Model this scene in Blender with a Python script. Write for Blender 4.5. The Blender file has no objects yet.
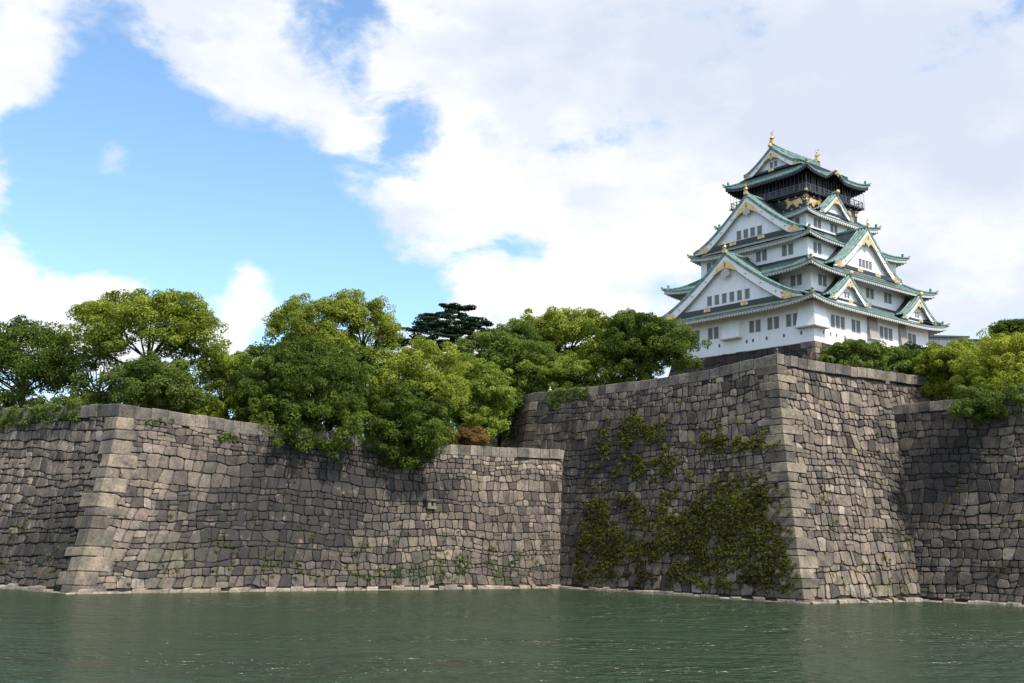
import bpy, math, random
import numpy as np
from mathutils import Vector, noise as mnoise
R = math.radians
rnd = random.Random(7)
rs = np.random.RandomState(11)
scene = bpy.context.scene
col = scene.collection

# ------------------------------------------------------------------ camera
EYE = 6.0; FOC = 1100.0; PITCH = R(10.372); ROLL = R(1.432)
cd = bpy.data.cameras.new('camera'); cam = bpy.data.objects.new('camera', cd); col.objects.link(cam)
cd.sensor_width = 36.0; cd.lens = FOC / 1024 * 36.0; cd.clip_start = 0.5; cd.clip_end = 6000
cam.location = (0, 0, EYE)
from mathutils import Matrix
cam.matrix_world = Matrix.Translation((0, 0, EYE)) @ Matrix.Rotation(R(90) + PITCH, 4, 'X') @ Matrix.Rotation(ROLL, 4, 'Z')
scene.camera = cam

# ------------------------------------------------------------------ sky, sun, exposure
SUN_AZ, SUN_EL = 135.0, 53.0            # clockwise from +Y, above the horizon
sd = Vector((math.sin(R(SUN_AZ)) * math.cos(R(SUN_EL)), math.cos(R(SUN_AZ)) * math.cos(R(SUN_EL)), math.sin(R(SUN_EL))))
sl = bpy.data.lights.new('sun', 'SUN'); sun = bpy.data.objects.new('sun', sl); col.objects.link(sun)
sl.energy = 3.5; sl.angle = R(0.6); sl.color = (1.0, 0.95, 0.87)
sun.rotation_euler = sd.to_track_quat('Z', 'Y').to_euler(); sun.location = (60, -60, 120)
scene.view_settings.view_transform = 'Standard'; scene.view_settings.look = 'None'
scene.view_settings.exposure = 0.52; scene.view_settings.gamma = 1.0
world = bpy.data.worlds.new('World'); scene.world = world; world.use_nodes = True

class NT:
    """small helper to write node trees"""
    def __init__(s, tree): s.t = tree; s.n = tree.nodes; s.l = tree.links
    def new(s, kind, **kw):
        n = s.n.new(kind)
        for k, v in kw.items(): setattr(n, k, v)
        return n
    def put(s, sock, v):
        if isinstance(v, bpy.types.NodeSocket): s.l.new(v, sock)
        elif v is not None: sock.default_value = v
    def math(s, op, a, b=None, c=None, clamp=False):
        n = s.new('ShaderNodeMath', operation=op, use_clamp=clamp)
        s.put(n.inputs[0], a); s.put(n.inputs[1], b); s.put(n.inputs[2], c)
        return n.outputs[0]
    def vmath(s, op, a, b=None):
        n = s.new('ShaderNodeVectorMath', operation=op); s.put(n.inputs[0], a); s.put(n.inputs[1], b)
        return n.outputs['Value'] if op in ('DISTANCE', 'DOT_PRODUCT', 'LENGTH') else n.outputs[0]
    def noise(s, vec, scale, detail=4, rough=.55, dist=0.0):
        n = s.new('ShaderNodeTexNoise'); s.put(n.inputs['Vector'], vec)
        n.inputs['Scale'].default_value = scale; n.inputs['Detail'].default_value = detail
        n.inputs['Roughness'].default_value = rough; n.inputs['Distortion'].default_value = dist
        return n.outputs['Fac']
    def ramp(s, fac, stops, interp='LINEAR'):
        n = s.new('ShaderNodeValToRGB'); n.color_ramp.interpolation = interp
        e = n.color_ramp.elements
        while len(e) < len(stops): e.new(0.5)
        for el, (p, c) in zip(e, stops):
            el.position = p; el.color = (c, c, c, 1) if not hasattr(c, '__len__') else (*c, 1)
        s.put(n.inputs[0], fac); return n.outputs[0]
    def mix(s, fac, a, b, blend='MIX'):
        n = s.new('ShaderNodeMix', data_type='RGBA', blend_type=blend)
        s.put(n.inputs[0], fac)
        for i, v in ((6, a), (7, b)):
            if isinstance(v, tuple) and len(v) == 3: v = (*v, 1)
            s.put(n.inputs[i], v)
        return n.outputs[2]
    def smooth(s, v, lo, hi, a=0.0, b=1.0):
        n = s.new('ShaderNodeMapRange', interpolation_type='SMOOTHSTEP')
        s.put(n.inputs[0], v)
        for i, q in zip((1, 2, 3, 4), (lo, hi, a, b)): n.inputs[i].default_value = q
        return n.outputs[0]
    def attr(s, name): return s.new('ShaderNodeAttribute', attribute_name=name)

def skydir(px, py):
    """direction in the world in which a part of the sky lies"""
    a, b = px - 512, 341.5 - py
    r = ROLL; a2 = a * math.cos(r) - b * math.sin(r); b2 = a * math.sin(r) + b * math.cos(r)
    v = Vector((a2, FOC * math.cos(PITCH) - b2 * math.sin(PITCH), FOC * math.sin(PITCH) + b2 * math.cos(PITCH)))
    return v.normalized()

w = NT(world.node_tree); w.n.clear()
out = w.new('ShaderNodeOutputWorld')
sky = w.new('ShaderNodeTexSky', sky_type='NISHITA'); sky.sun_disc = False
sky.sun_elevation = R(SUN_EL); sky.sun_rotation = R(SUN_AZ); sky.altitude = 20
sky.air_density = 1.0; sky.dust_density = 0.6; sky.ozone_density = 3.0
bg1 = w.new('ShaderNodeBackground'); w.put(bg1.inputs[0], w.mix(1.0, sky.outputs[0], (1.10, 1.20, 1.20), 'MULTIPLY')); bg1.inputs[1].default_value = 0.15
D = w.new('ShaderNodeTexCoord').outputs['Generated']
warpn = w.new('ShaderNodeTexNoise'); w.put(warpn.inputs['Vector'], D); warpn.inputs['Scale'].default_value = 7; warpn.inputs['Detail'].default_value = 5
wsub = w.vmath('SUBTRACT', warpn.outputs['Color'], (0.5, 0.5, 0.5))
wscl = w.new('ShaderNodeVectorMath', operation='SCALE'); w.put(wscl.inputs[0], wsub); wscl.inputs['Scale'].default_value = 0.13
DW = w.vmath('ADD', D, wscl.outputs[0])
flat = w.vmath('MULTIPLY', D, (1.0, 1.0, 1.9))
f1 = w.noise(flat, 3.6, 9, .60, .25)
f2 = w.noise(flat, 11.0, 8, .62, .1)
field = w.math('ADD', w.math('MULTIPLY', w.math('SUBTRACT', f1, .5), 1.9), w.math('MULTIPLY', w.math('SUBTRACT', f2, .5), 1.9))
field = w.math('ADD', field, w.math('ADD', .14, w.smooth(w.noise(w.vmath('MULTIPLY', DW, (1.0, 1.0, 2.6)), 6.5, 6, .62, .4), .44, .70, 0.0, .34)))
# gaps of blue (negative) and banks of cloud (positive): direction, angular radius, weight
blobs = [((215, 195), 125, -1.0), ((110, 150), 85, -.8), ((290, 235), 75, -.8), ((330, 275), 60, -.7), ((75, 205), 62, -1.0), ((120, 245), 50, -.6), ((200, 260), 80, -.6),
         ((110, 95), 60, -.55), ((400, 122), 50, -.75), ((338, 118), 32, .7), ((325, 10), 50, -.75), ((430, 280), 60, -1.0), ((505, 262), 42, -1.0), ((380, 262), 50, -.4),
         ((8, 45), 66, 1.2), ((0, 190), 42, .95), ((30, 122), 30, -.6), ((120, 170), 34, 1.75), ((40, 292), 62, 1.1), ((232, 300), 52, 1.5), ((0, 275), 44, .4), ((120, 318), 60, .9),
         ((165, 25), 80, .5), ((275, 65), 80, .55), ((430, 215), 75, .45), ((560, 305), 70, .8), ((470, 312), 50, .7), ((470, 60), 100, .4),
         ((700, 120), 240, .55), ((900, 200), 240, .5), ((620, 215), 45, -.2), ((960, 285), 40, -.3), ((530, 285), 60, .3)]
for (c, rad, wt) in blobs:
    dist = w.vmath('DISTANCE', DW, tuple(skydir(*c)))
    field = w.math('ADD', field, w.smooth(dist, 0.0, rad * 1.5 / FOC, wt, 0.0))
mask = w.smooth(field, -.10, 0.62)
# brightness of the cloud: white billows, lavender grey where the deck is thick
g1 = w.noise(flat, 4.2, 6, .55, .3)
g2 = w.noise(flat, 13.0, 7, .6, .0)
gsum = w.math('ADD', -.19, w.math('ADD', w.math('MULTIPLY', g1, .9), w.math('MULTIPLY', g2, .45)))
for (c, rad, wt) in [((880, 90), 190, -.16), ((650, 60), 120, -.08), ((460, 230), 80, .12), ((660, 180), 80, .10), ((280, 60), 110, .10), ((980, 230), 60, .10), ((560, 290), 60, .12), ((910, 185), 60, .05), ((60, 290), 100, .2), ((232, 300), 60, .22), ((10, 40), 70, .12)]:
    dist = w.vmath('DISTANCE', DW, tuple(skydir(*c)))
    gsum = w.math('ADD', gsum, w.smooth(dist, 0.0, rad * 1.5 / FOC, wt, 0.0))
ccol = w.ramp(gsum, [(0.28, (.73, .80, .95)), (0.44, (.85, .90, 1.0)), (0.62, (1.08, 1.09, 1.10))])
# forward scattering: clouds close to the sun are brighter
sunny = w.smooth(w.vmath('DOT_PRODUCT', D, tuple(sd)), 0.25, 1.0, .70, 1.45)
bg2 = w.new('ShaderNodeBackground'); w.put(bg2.inputs[0], ccol); w.put(bg2.inputs[1], sunny)
mxs = w.new('ShaderNodeMixShader'); w.put(mxs.inputs[0], mask); w.l.new(bg1.outputs[0], mxs.inputs[1]); w.l.new(bg2.outputs[0], mxs.inputs[2])
w.l.new(mxs.outputs[0], out.inputs[0])

# ------------------------------------------------------------------ helpers
def at(px, py, Y):
    """a point of the place at depth Y"""
    v = skydir(px, py); t = Y / v.y
    return Vector((v.x * t, Y, v.z * t + EYE))

def tag(o, label=None, cat=None, group=None, kind=None):
    if label: o['label'] = label
    if cat: o['category'] = cat
    if group: o['group'] = group
    if kind: o['kind'] = kind
    return o
def empty(name, loc=(0, 0, 0), rz=0.0):
    o = bpy.data.objects.new(name, None); col.objects.link(o); o.location = loc; o.rotation_euler = (0, 0, rz); o.empty_display_size = 0.5
    return o
def link(name, me, mat, parent=None):
    o = bpy.data.objects.new(name, me); col.objects.link(o); me.materials.append(mat)
    if parent: o.parent = parent
    return o
class MB:
    def __init__(s): s.v = []; s.f = []; s.a = []
    def add(s, vs, fs, tone=None):
        k = len(s.v); s.v += [tuple(p) for p in vs]; s.f += [tuple(i + k for i in q) for q in fs]
        s.a += [rnd.random() if tone is None else tone] * len(vs)
    def hexa(s, p, tone=None):      # 8 points: bottom ring, top ring
        s.add(p, [(3, 2, 1, 0), (4, 5, 6, 7), (0, 1, 5, 4), (1, 2, 6, 5), (2, 3, 7, 6), (3, 0, 4, 7)], tone)
    def box(s, x0, x1, y0, y1, z0, z1, tone=None):
        s.hexa([(x0, y0, z0), (x1, y0, z0), (x1, y1, z0), (x0, y1, z0), (x0, y0, z1), (x1, y0, z1), (x1, y1, z1), (x0, y1, z1)], tone)
    def tube(s, pts, rad, n=6, tone=None, caps=True):
        pts = [Vector(p) for p in pts]
        if not hasattr(rad, '__len__'): rad = [rad] * len(pts)
        vs = []; fs = []
        for i, p in enumerate(pts):
            t = (pts[min(i + 1, len(pts) - 1)] - pts[max(i - 1, 0)]).normalized()
            u = t.cross(Vector((0, 0, 1)));
            if u.length < 1e-3: u = t.cross(Vector((1, 0, 0)))
            u.normalize(); q = u.cross(t)
            for k in range(n):
                a = 2 * math.pi * k / n; vs.append(p + (u * math.cos(a) + q * math.sin(a)) * rad[i])
        for i in range(len(pts) - 1):
            for k in range(n):
                k2 = (k + 1) % n; fs.append((i * n + k, i * n + k2, (i + 1) * n + k2, (i + 1) * n + k))
        if caps: fs.append(tuple(range(n - 1, -1, -1))); fs.append(tuple((len(pts) - 1) * n + k for k in range(n)))
        s.add(vs, fs, tone)
    def prism(s, poly, offs, tone=None):    # poly: 3D points, offs: extrusion vector
        n = len(poly); P = [Vector(p) for p in poly]; O = Vector(offs)
        s.add(P + [p + O for p in P], [tuple(range(n - 1, -1, -1)), tuple(range(n, 2 * n))] + [(i, (i + 1) % n, (i + 1) % n + n, i + n) for i in range(n)], tone)
    def ball(s, c, r, n=8, m=5, sc=(1, 1, 1), tone=None):
        vs = []; fs = []
        for j in range(m + 1):
            ph = math.pi * j / m
            for k in range(n):
                a = 2 * math.pi * k / n
                vs.append((c[0] + r * sc[0] * math.sin(ph) * math.cos(a), c[1] + r * sc[1] * math.sin(ph) * math.sin(a), c[2] + r * sc[2] * math.cos(ph)))
        for j in range(m):
            for k in range(n):
                fs.append((j * n + k, (j + 1) * n + k, (j + 1) * n + (k + 1) % n, j * n + (k + 1) % n))
        s.add(vs, fs, tone)
    def build(s, name, mat, parent=None, off=(0, 0, 0), smooth=False):
        me = bpy.data.meshes.new(name)
        o3 = np.array(off); v = (np.array(s.v) - o3) if s.v else []
        me.from_pydata([tuple(p) for p in v], [], s.f)
        at_ = me.attributes.new('tone', 'FLOAT', 'POINT'); at_.data.foreach_set('value', s.a)
        me.validate(); me.update()
        import bmesh
        b = bmesh.new(); b.from_mesh(me); bmesh.ops.recalc_face_normals(b, faces=b.faces[:]); b.to_mesh(me); b.free()
        if smooth:
            me.polygons.foreach_set('use_smooth', [True] * len(me.polygons))
        return link(name, me, mat, parent)

def fastmesh(name, v, quads, attrs, mat, parent=None):
    me = bpy.data.meshes.new(name); n = len(v); m = len(quads); k = quads.shape[1]
    me.vertices.add(n); me.vertices.foreach_set('co', np.ascontiguousarray(v, dtype=np.float32).ravel())
    me.loops.add(m * k); me.loops.foreach_set('vertex_index', np.ascontiguousarray(quads, dtype=np.int32).ravel())
    me.polygons.add(m); me.polygons.foreach_set('loop_start', np.arange(0, m * k, k, dtype=np.int32))
    me.update(calc_edges=True)
    for nm, a in attrs.items():
        q = me.attributes.new(nm, 'FLOAT', 'POINT'); q.data.foreach_set('value', np.ascontiguousarray(a, dtype=np.float32))
    return link(name, me, mat, parent)

# ------------------------------------------------------------------ materials
def material(name, fn):
    m = bpy.data.materials.new(name); m.use_nodes = True; t = NT(m.node_tree); t.n.clear()
    o = t.new('ShaderNodeOutputMaterial'); b = t.new('ShaderNodeBsdfPrincipled'); t.l.new(b.outputs[0], o.inputs[0])
    b.inputs['Specular IOR Level'].default_value = 0.3
    fn(t, b, o); return m
def bump(t, b, height, strength, dist):
    n = t.new('ShaderNodeBump'); n.inputs['Strength'].default_value = strength; n.inputs['Distance'].default_value = dist
    t.put(n.inputs['Height'], height); t.l.new(n.outputs[0], b.inputs['Normal'])
def stone_mat(name, ramp, gain=1.0, rough=.9):
    def fn(t, b, o):
        P = t.new('ShaderNodeNewGeometry').outputs['Position']
        tone = t.attr('tone').outputs['Fac']; stain = t.attr('stain').outputs['Fac']
        c = t.ramp(tone, ramp)
        fine = t.noise(P, 3.5, 8, .65); mid = t.noise(P, .55, 5, .6)
        c = t.mix(1.0, c, t.ramp(fine, [(.28, .52), (.5, .95), (.72, 1.35)]), 'MULTIPLY')
        c = t.mix(1.0, c, t.ramp(mid, [(.35, (.75, .74, .76)), (.6, (1.42, 1.34, 1.24))]), 'MULTIPLY')
        # lichen and black weathering
        lich = t.smooth(t.noise(P, 1.6, 6, .7), .60, .72)
        c = t.mix(t.math('MULTIPLY', lich, .35), c, (.42, .41, .36))
        st = t.math('MULTIPLY', stain, t.smooth(t.noise(P, .9, 5, .6), .22, .46), clamp=True)
        streak = t.smooth(t.noise(t.vmath('MULTIPLY', P, (1.0, 1.0, .12)), 1.1, 4, .6), .56, .72)
        st = t.math('MAXIMUM', t.math('MULTIPLY', st, .88), t.math('MULTIPLY', streak, .42))
        c = t.mix(st, c, (.030, .028, .028))
        sep = t.new('ShaderNodeSeparateXYZ'); t.put(sep.inputs[0], P)
        low = t.smooth(sep.outputs[2], .6, 11.0, 1.0, 0.0)
        moss = t.math('MULTIPLY', low, t.smooth(t.noise(P, .35, 6, .65), .50, .66))
        c = t.mix(t.math('MULTIPLY', moss, .50), c, (.075, .085, .035))
        t.put(b.inputs['Base Color'], c if gain == 1.0 else t.mix(1.0, c, (gain, gain, gain), 'MULTIPLY'))
        b.inputs['Roughness'].default_value = rough; b.inputs['Specular IOR Level'].default_value = .2
        bump(t, b, t.noise(P, 5.0, 8, .7), .9, .07)
    return material(name, fn)
STONES = [(0.0, (.064, .054, .048)), (.2, (.114, .096, .081)), (.42, (.172, .145, .119)), (.6, (.220, .180, .140)), (.72, (.190, .146, .124)), (.86, (.255, .220, .178)), (1.0, (.35, .305, .245))]
M = {}
M['stone'] = stone_mat('wall_stone', STONES)
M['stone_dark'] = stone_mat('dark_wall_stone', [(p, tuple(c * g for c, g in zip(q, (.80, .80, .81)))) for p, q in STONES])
M['coping'] = stone_mat('coping_granite', [(0, (.095, .086, .078)), (.4, (.155, .138, .118)), (1, (.235, .205, .168))])
M['quoin'] = stone_mat('corner_granite', [(0, (.080, .069, .058)), (.5, (.155, .131, .105)), (1, (.255, .212, .160))])
M['footing'] = stone_mat('footing_granite', [(0, (.17, .145, .12)), (1, (.32, .27, .22))])
def plain(name, c, rough=.7, metal=0.0, var=.12, sc=1.5, bmp=0.0, spec=.3):
    def fn(t, b, o):
        P = t.new('ShaderNodeNewGeometry').outputs['Position']
        f = t.noise(P, sc, 6, .6)
        t.put(b.inputs['Base Color'], t.mix(1.0, (*c, 1), t.ramp(f, [(.3, 1 - var), (.7, 1 + var * .6)]), 'MULTIPLY'))
        b.inputs['Roughness'].default_value = rough; b.inputs['Metallic'].default_value = metal; b.inputs['Specular IOR Level'].default_value = spec
        if bmp: bump(t, b, t.noise(P, sc * 4, 6, .65), .7, bmp)
    return material(name, fn)
M['grout'] = plain('wall_core_earth', (.030, .027, .024), .95, var=.4, bmp=.05)
def plaster(t, b, o):
    P = t.new('ShaderNodeNewGeometry').outputs['Position']
    c = t.mix(t.smooth(t.noise(t.vmath('MULTIPLY', P, (1, 1, .12)), 1.3, 5, .65), .48, .75, 0, .5), (.86, .86, .85), (.66, .65, .63))
    c = t.mix(t.smooth(t.noise(P, .4, 5, .6), .5, .75, 0, .4), c, (.66, .66, .65))
    t.put(b.inputs['Base Color'], c); b.inputs['Roughness'].default_value = .85
M['plaster'] = material('white_plaster', plaster)
M['plaster_grey'] = plain('grey_plaster', (.50, .48, .45), .85, var=.12, sc=.8)  # darker, greyer plaster for bay sills and gable pendants
M['bay_shade'] = plain('shaded_bay_plaster', (.36, .32, .28), .85, var=.12, sc=.8)  # eave shadow on the right-hand bays, put into their plaster colour
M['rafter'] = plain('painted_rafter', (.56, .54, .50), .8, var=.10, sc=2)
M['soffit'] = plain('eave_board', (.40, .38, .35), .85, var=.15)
M['black'] = plain('black_lacquer', (.020, .022, .028), .35, var=.3, spec=.5)
M['blacktile'] = plain('dark_roof_sheet', (.030, .040, .045), .6, var=.4)
M['gold'] = plain('gilding', (.80, .56, .24), .45, metal=.6, var=.45, sc=5)
M['lattice'] = plain('window_lattice', (.27, .27, .265), .7, var=.12)
M['pane'] = plain('dark_window_opening', (.055, .060, .065), .3, var=.2, spec=.5)
M['net'] = plain('netting_wire', (.13, .13, .15), .5, var=.1)
M['concrete'] = plain('grey_cladding', (.22, .23, .25), .7, var=.10, sc=.3)
M['brown'] = plain('brown_render', (.25, .21, .18), .8, var=.12)
M['bark'] = plain('tree_bark', (.060, .045, .033), .9, var=.4, sc=3, bmp=.04)
M['soil'] = plain('terrace_soil', (.10, .085, .055), .95, var=.4, sc=.4, bmp=.05)
M['skin'] = plain('skin', (.50, .32, .23), .6, var=.05)
M['hair'] = plain('black_hair', (.012, .010, .010), .5, var=.2)
for k, c in dict(red=(.24, .03, .04), navy=(.03, .035, .06), white=(.75, .75, .73), grey=(.05, .05, .055)).items(): M['cloth_' + k] = plain('cloth_' + k, c, .85, var=.1)
def copper(t, b, o):
    b.inputs['Specular IOR Level'].default_value = .1
    P = t.new('ShaderNodeNewGeometry').outputs['Position']
    rib = t.attr('rib').outputs['Fac']
    s_ = t.math('SINE', t.math('MULTIPLY', rib, 2 * math.pi / .62))
    k = t.smooth(s_, -.5, .6)
    c = t.mix(k, (.045, .062, .058), (.20, .305, .265))
    n = t.noise(P, .8, 6, .65)
    c = t.mix(t.smooth(n, .42, .70), c, (.055, .12, .10)); c = t.mix(t.smooth(t.noise(P, 2.5, 5, .6), .58, .74, 0, .5), c, (.30, .50, .42))
    t.put(b.inputs['Base Color'], c); b.inputs['Roughness'].default_value = .6
    bump(t, b, k, 1.0, .09)
M['copper'] = material('green_copper_tiles', copper)
def copper_plain(t, b, o):
    P = t.new('ShaderNodeNewGeometry').outputs['Position']
    n = t.noise(P, 1.3, 6, .65)
    t.put(b.inputs['Base Color'], t.ramp(n, [(.3, (.075, .115, .10)), (.5, (.155, .245, .21)), (.7, (.29, .39, .35))])); b.inputs['Roughness'].default_value = .6
M['copper_edge'] = material('green_copper_edge', copper_plain)
def leafmat(name, c1, c2, trans=.35):
    def fn(t, b, o):
        tone = t.attr('tone').outputs['Fac']
        c = t.ramp(tone, [(0, c1), (1, c2)])
        d = t.new('ShaderNodeBsdfDiffuse'); t.put(d.inputs[0], c)
        tr = t.new('ShaderNodeBsdfTranslucent'); t.put(tr.inputs[0], t.mix(1.0, c, (1.35, 1.5, .6), 'MULTIPLY'))
        m_ = t.new('ShaderNodeMixShader'); m_.inputs[0].default_value = trans
        t.l.new(d.outputs[0], m_.inputs[1]); t.l.new(tr.outputs[0], m_.inputs[2])
        t.n.remove(b); t.l.new(m_.outputs[0], o.inputs[0])
    m = bpy.data.materials.new(name); m.use_nodes = True; t = NT(m.node_tree); t.n.clear()
    o = t.new('ShaderNodeOutputMaterial'); b = t.new('ShaderNodeBsdfPrincipled'); fn(t, b, o); return m
M['leaf_dark'] = leafmat('dark_green_leaves', (.045, .072, .016), (.150, .195, .040))
M['leaf_mid'] = leafmat('mid_green_leaves', (.064, .096, .022), (.195, .245, .058))
M['leaf_bright'] = leafmat('bright_green_leaves', (.115, .155, .026), (.300, .350, .072))
M['leaf_yellow'] = leafmat('yellow_green_leaves', (.150, .180, .025), (.380, .390, .065))
M['leaf_camphor'] = leafmat('camphor_leaves', (.120, .150, .022), (.330, .355, .065))
M['leaf_cedar'] = leafmat('cedar_needles', (.010, .024, .014), (.034, .058, .028), .1)
M['leaf_red'] = leafmat('russet_leaves', (.15, .085, .035), (.34, .20, .085))
M['leaf_ivy'] = leafmat('ivy_leaves', (.050, .042, .016), (.185, .190, .040), .3)
M['leaf_weed'] = leafmat('weed_leaves', (.05, .08, .014), (.15, .19, .035))
def watermat(t, b, o):
    P = t.new('ShaderNodeNewGeometry').outputs['Position']
    big = t.noise(P, .03, 3, .5)
    t.put(b.inputs['Base Color'], t.mix(big, (.018, .036, .012), (.026, .045, .016)))
    b.inputs['Roughness'].default_value = .20; b.inputs['IOR'].default_value = 1.33; b.inputs['Specular IOR Level'].default_value = .5
    P1 = t.vmath('MULTIPLY', P, (.62, 1.0, 1.0))
    r1 = t.noise(P1, 2.4, 2, .5, .6); r2 = t.noise(P1, .95, 2, .5, .6); r3 = t.noise(P1, .34, 2, .5, .4)
    calm = t.smooth(t.noise(t.vmath('MULTIPLY', P, (.5, 1.5, 1)), .045, 3, .5), .32, .68, .50, 1.0)
    hgt = t.math('ADD', t.math('MULTIPLY', r1, .55), t.math('ADD', t.math('MULTIPLY', r2, .9), t.math('MULTIPLY', r3, 1.6)))
    n = t.new('ShaderNodeBump'); n.inputs['Distance'].default_value = 1.5; t.put(n.inputs['Strength'], calm)
    t.put(n.inputs['Height'], hgt); t.l.new(n.outputs[0], b.inputs['Normal'])
M['water'] = material('moat_water', watermat)

# ------------------------------------------------------------------ ground and water
def sheet(name, pts, mat, kind='structure'):
    m_ = MB(); m_.add(pts, [tuple(range(len(pts)))]); o = m_.build(name, mat); tag(o, kind=kind); return o
sheet('moat_water', [(-900, -60, 0), (900, -60, 0), (900, 900, 0), (-900, 900, 0)], M['water'])
sheet('ground', [(-4000, -4000, -3.0), (4000, -4000, -3.0), (4000, 4000, -3.0), (-4000, 4000, -3.0)], M['soil'])

# ------------------------------------------------------------------ stone walls
def cells(u0, u1, v0, v1, rh, wmin, wmax, rg, jit=.20):
    """courses of roughly squared stones: wavy bed joints, slanted side joints, some stones split"""
    sd_ = rg.uniform(0, 50); k = [0]
    def bed(n_, v, u):
        q = mnoise.noise
        return v + .75 * q(Vector((u * .07, v * .10, sd_))) + .40 * rh * q(Vector((u * .33, n_ * 5.1, sd_))) + .20 * rh * q(Vector((u * 1.1, n_ * 9.7, sd_ + 3)))
    vs = []; v = v0 - 2.2
    while v < v1 + 2.2: vs.append(v); v += rh * rg.choice((.58, .8, .9, 1.0, 1.2, 1.45))
    res = []
    for n_ in range(len(vs) - 1):
        u = u0 - rg.uniform(0, wmax); h_ = vs[n_ + 1] - vs[n_]; sl = rg.uniform(-.1, .1) * h_
        while u < u1:
            wd = rg.uniform(wmin, wmax) * (.7 + .3 * h_ / rh) * (1.35 if rg.random() < .10 else 1) * (.62 if rg.random() < .14 else 1)
            e = u + wd; sr = rg.uniform(-.16, .16) * h_
            mu = (u + e) / 2
            yb = lambda x: bed(n_, vs[n_], x); yt = lambda x: bed(n_ + 1, vs[n_ + 1], x)
            bl, br = u - sl, e - sr; tl, tr = u + sl, e + sr
            c = rg.random()
            if c < .10 and h_ > .75 * rh:      # two thin stones one above the other
                f = rg.uniform(.38, .62); ml = yb(u) * (1 - f) + yt(u) * f; mr = yb(e) * (1 - f) + yt(e) * f + rg.uniform(-.08, .08)
                res.append([(bl, yb(bl)), (br, yb(br)), (e, mr), (u, ml)]); res.append([(u, ml), (e, mr), (tr, yt(tr)), (tl, yt(tl))])
            elif c < .24:                       # chipped corner with a small wedge stone in it
                q = rg.uniform(.22, .36); ct = rg.random() < .5
                if ct:
                    a = (tr - q * wd, yt(tr - q * wd)); b = (e + sr * (1 - 2 * q), yt(e) - q * h_ * 1.1)
                    res.append([(bl, yb(bl)), (br, yb(br)), b, a, (tl, yt(tl))]); res.append([a, b, (tr, yt(tr))])
                else:
                    a = (bl + q * wd, yb(bl + q * wd)); b = (u - sl * (1 - 2 * q), yb(u) + q * h_ * 1.1)
                    res.append([a, (br, yb(br)), (tr, yt(tr)), (tl, yt(tl)), b]); res.append([(bl, yb(bl)), a, b])
            else:
                dm = rg.uniform(-.05, .09) * h_
                res.append([(bl, yb(bl)), (mu, yb(mu) - .0 * dm), (br, yb(br)), (tr, yt(tr)), (mu + rg.uniform(-.15, .15) * wd, yt(mu) + dm * .6), (tl, yt(tl))])
            u = e; sl = sr
    outp = []
    for p in res:
        cx_ = sum(q[0] for q in p) / len(p); cy_ = sum(q[1] for q in p) / len(p)
        if cx_ < u0 - .1 or cx_ > u1 + .1 or cy_ < v0 - .1 or cy_ > v1 + .1: continue
        outp.append([(min(max(q[0], u0), u1), min(max(q[1], v0), v1)) for q in p])
    return outp

class Wall:
    def __init__(s, pts, H, D, power=1.25, zbase=0.0, ks=None):
        s.p = np.array(pts, float); s.H = H; s.D = D; s.pw = power; s.zb = zbase; n = len(pts)
        s.dir = [(s.p[i + 1] - s.p[i]) / np.linalg.norm(s.p[i + 1] - s.p[i]) for i in range(n - 1)]
        s.L = [np.linalg.norm(s.p[i + 1] - s.p[i]) for i in range(n - 1)]
        s.inn = [np.array([-d[1], d[0]]) for d in s.dir]       # inward = left of the direction of travel
        ks = ks or [1.0] * (n - 1)
        w_ = [s.inn[0] * ks[0]]
        for i in range(1, n - 1): w_.append(np.linalg.solve(np.array([s.inn[i - 1], s.inn[i]]), np.array([ks[i - 1], ks[i]])))
        w_.append(s.inn[-1] * ks[-1]); s.w = np.array(w_)
    def d(s, z):
        t = np.clip((z - s.zb) / s.H, -.1, 1.0); return s.D * (1 - (1 - t) ** s.pw)
    def P(s, i, u, z, h):
        u, z, h = np.broadcast_arrays(np.asarray(u, float), np.asarray(z, float), np.asarray(h, float))
        off = (s.d(z) - h)[:, None]; t = (u / s.L[i])[:, None]
        a = s.p[i] + s.w[i] * off; b = s.p[i + 1] + s.w[i + 1] * off
        return np.column_stack([a * (1 - t) + b * t, z])

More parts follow.
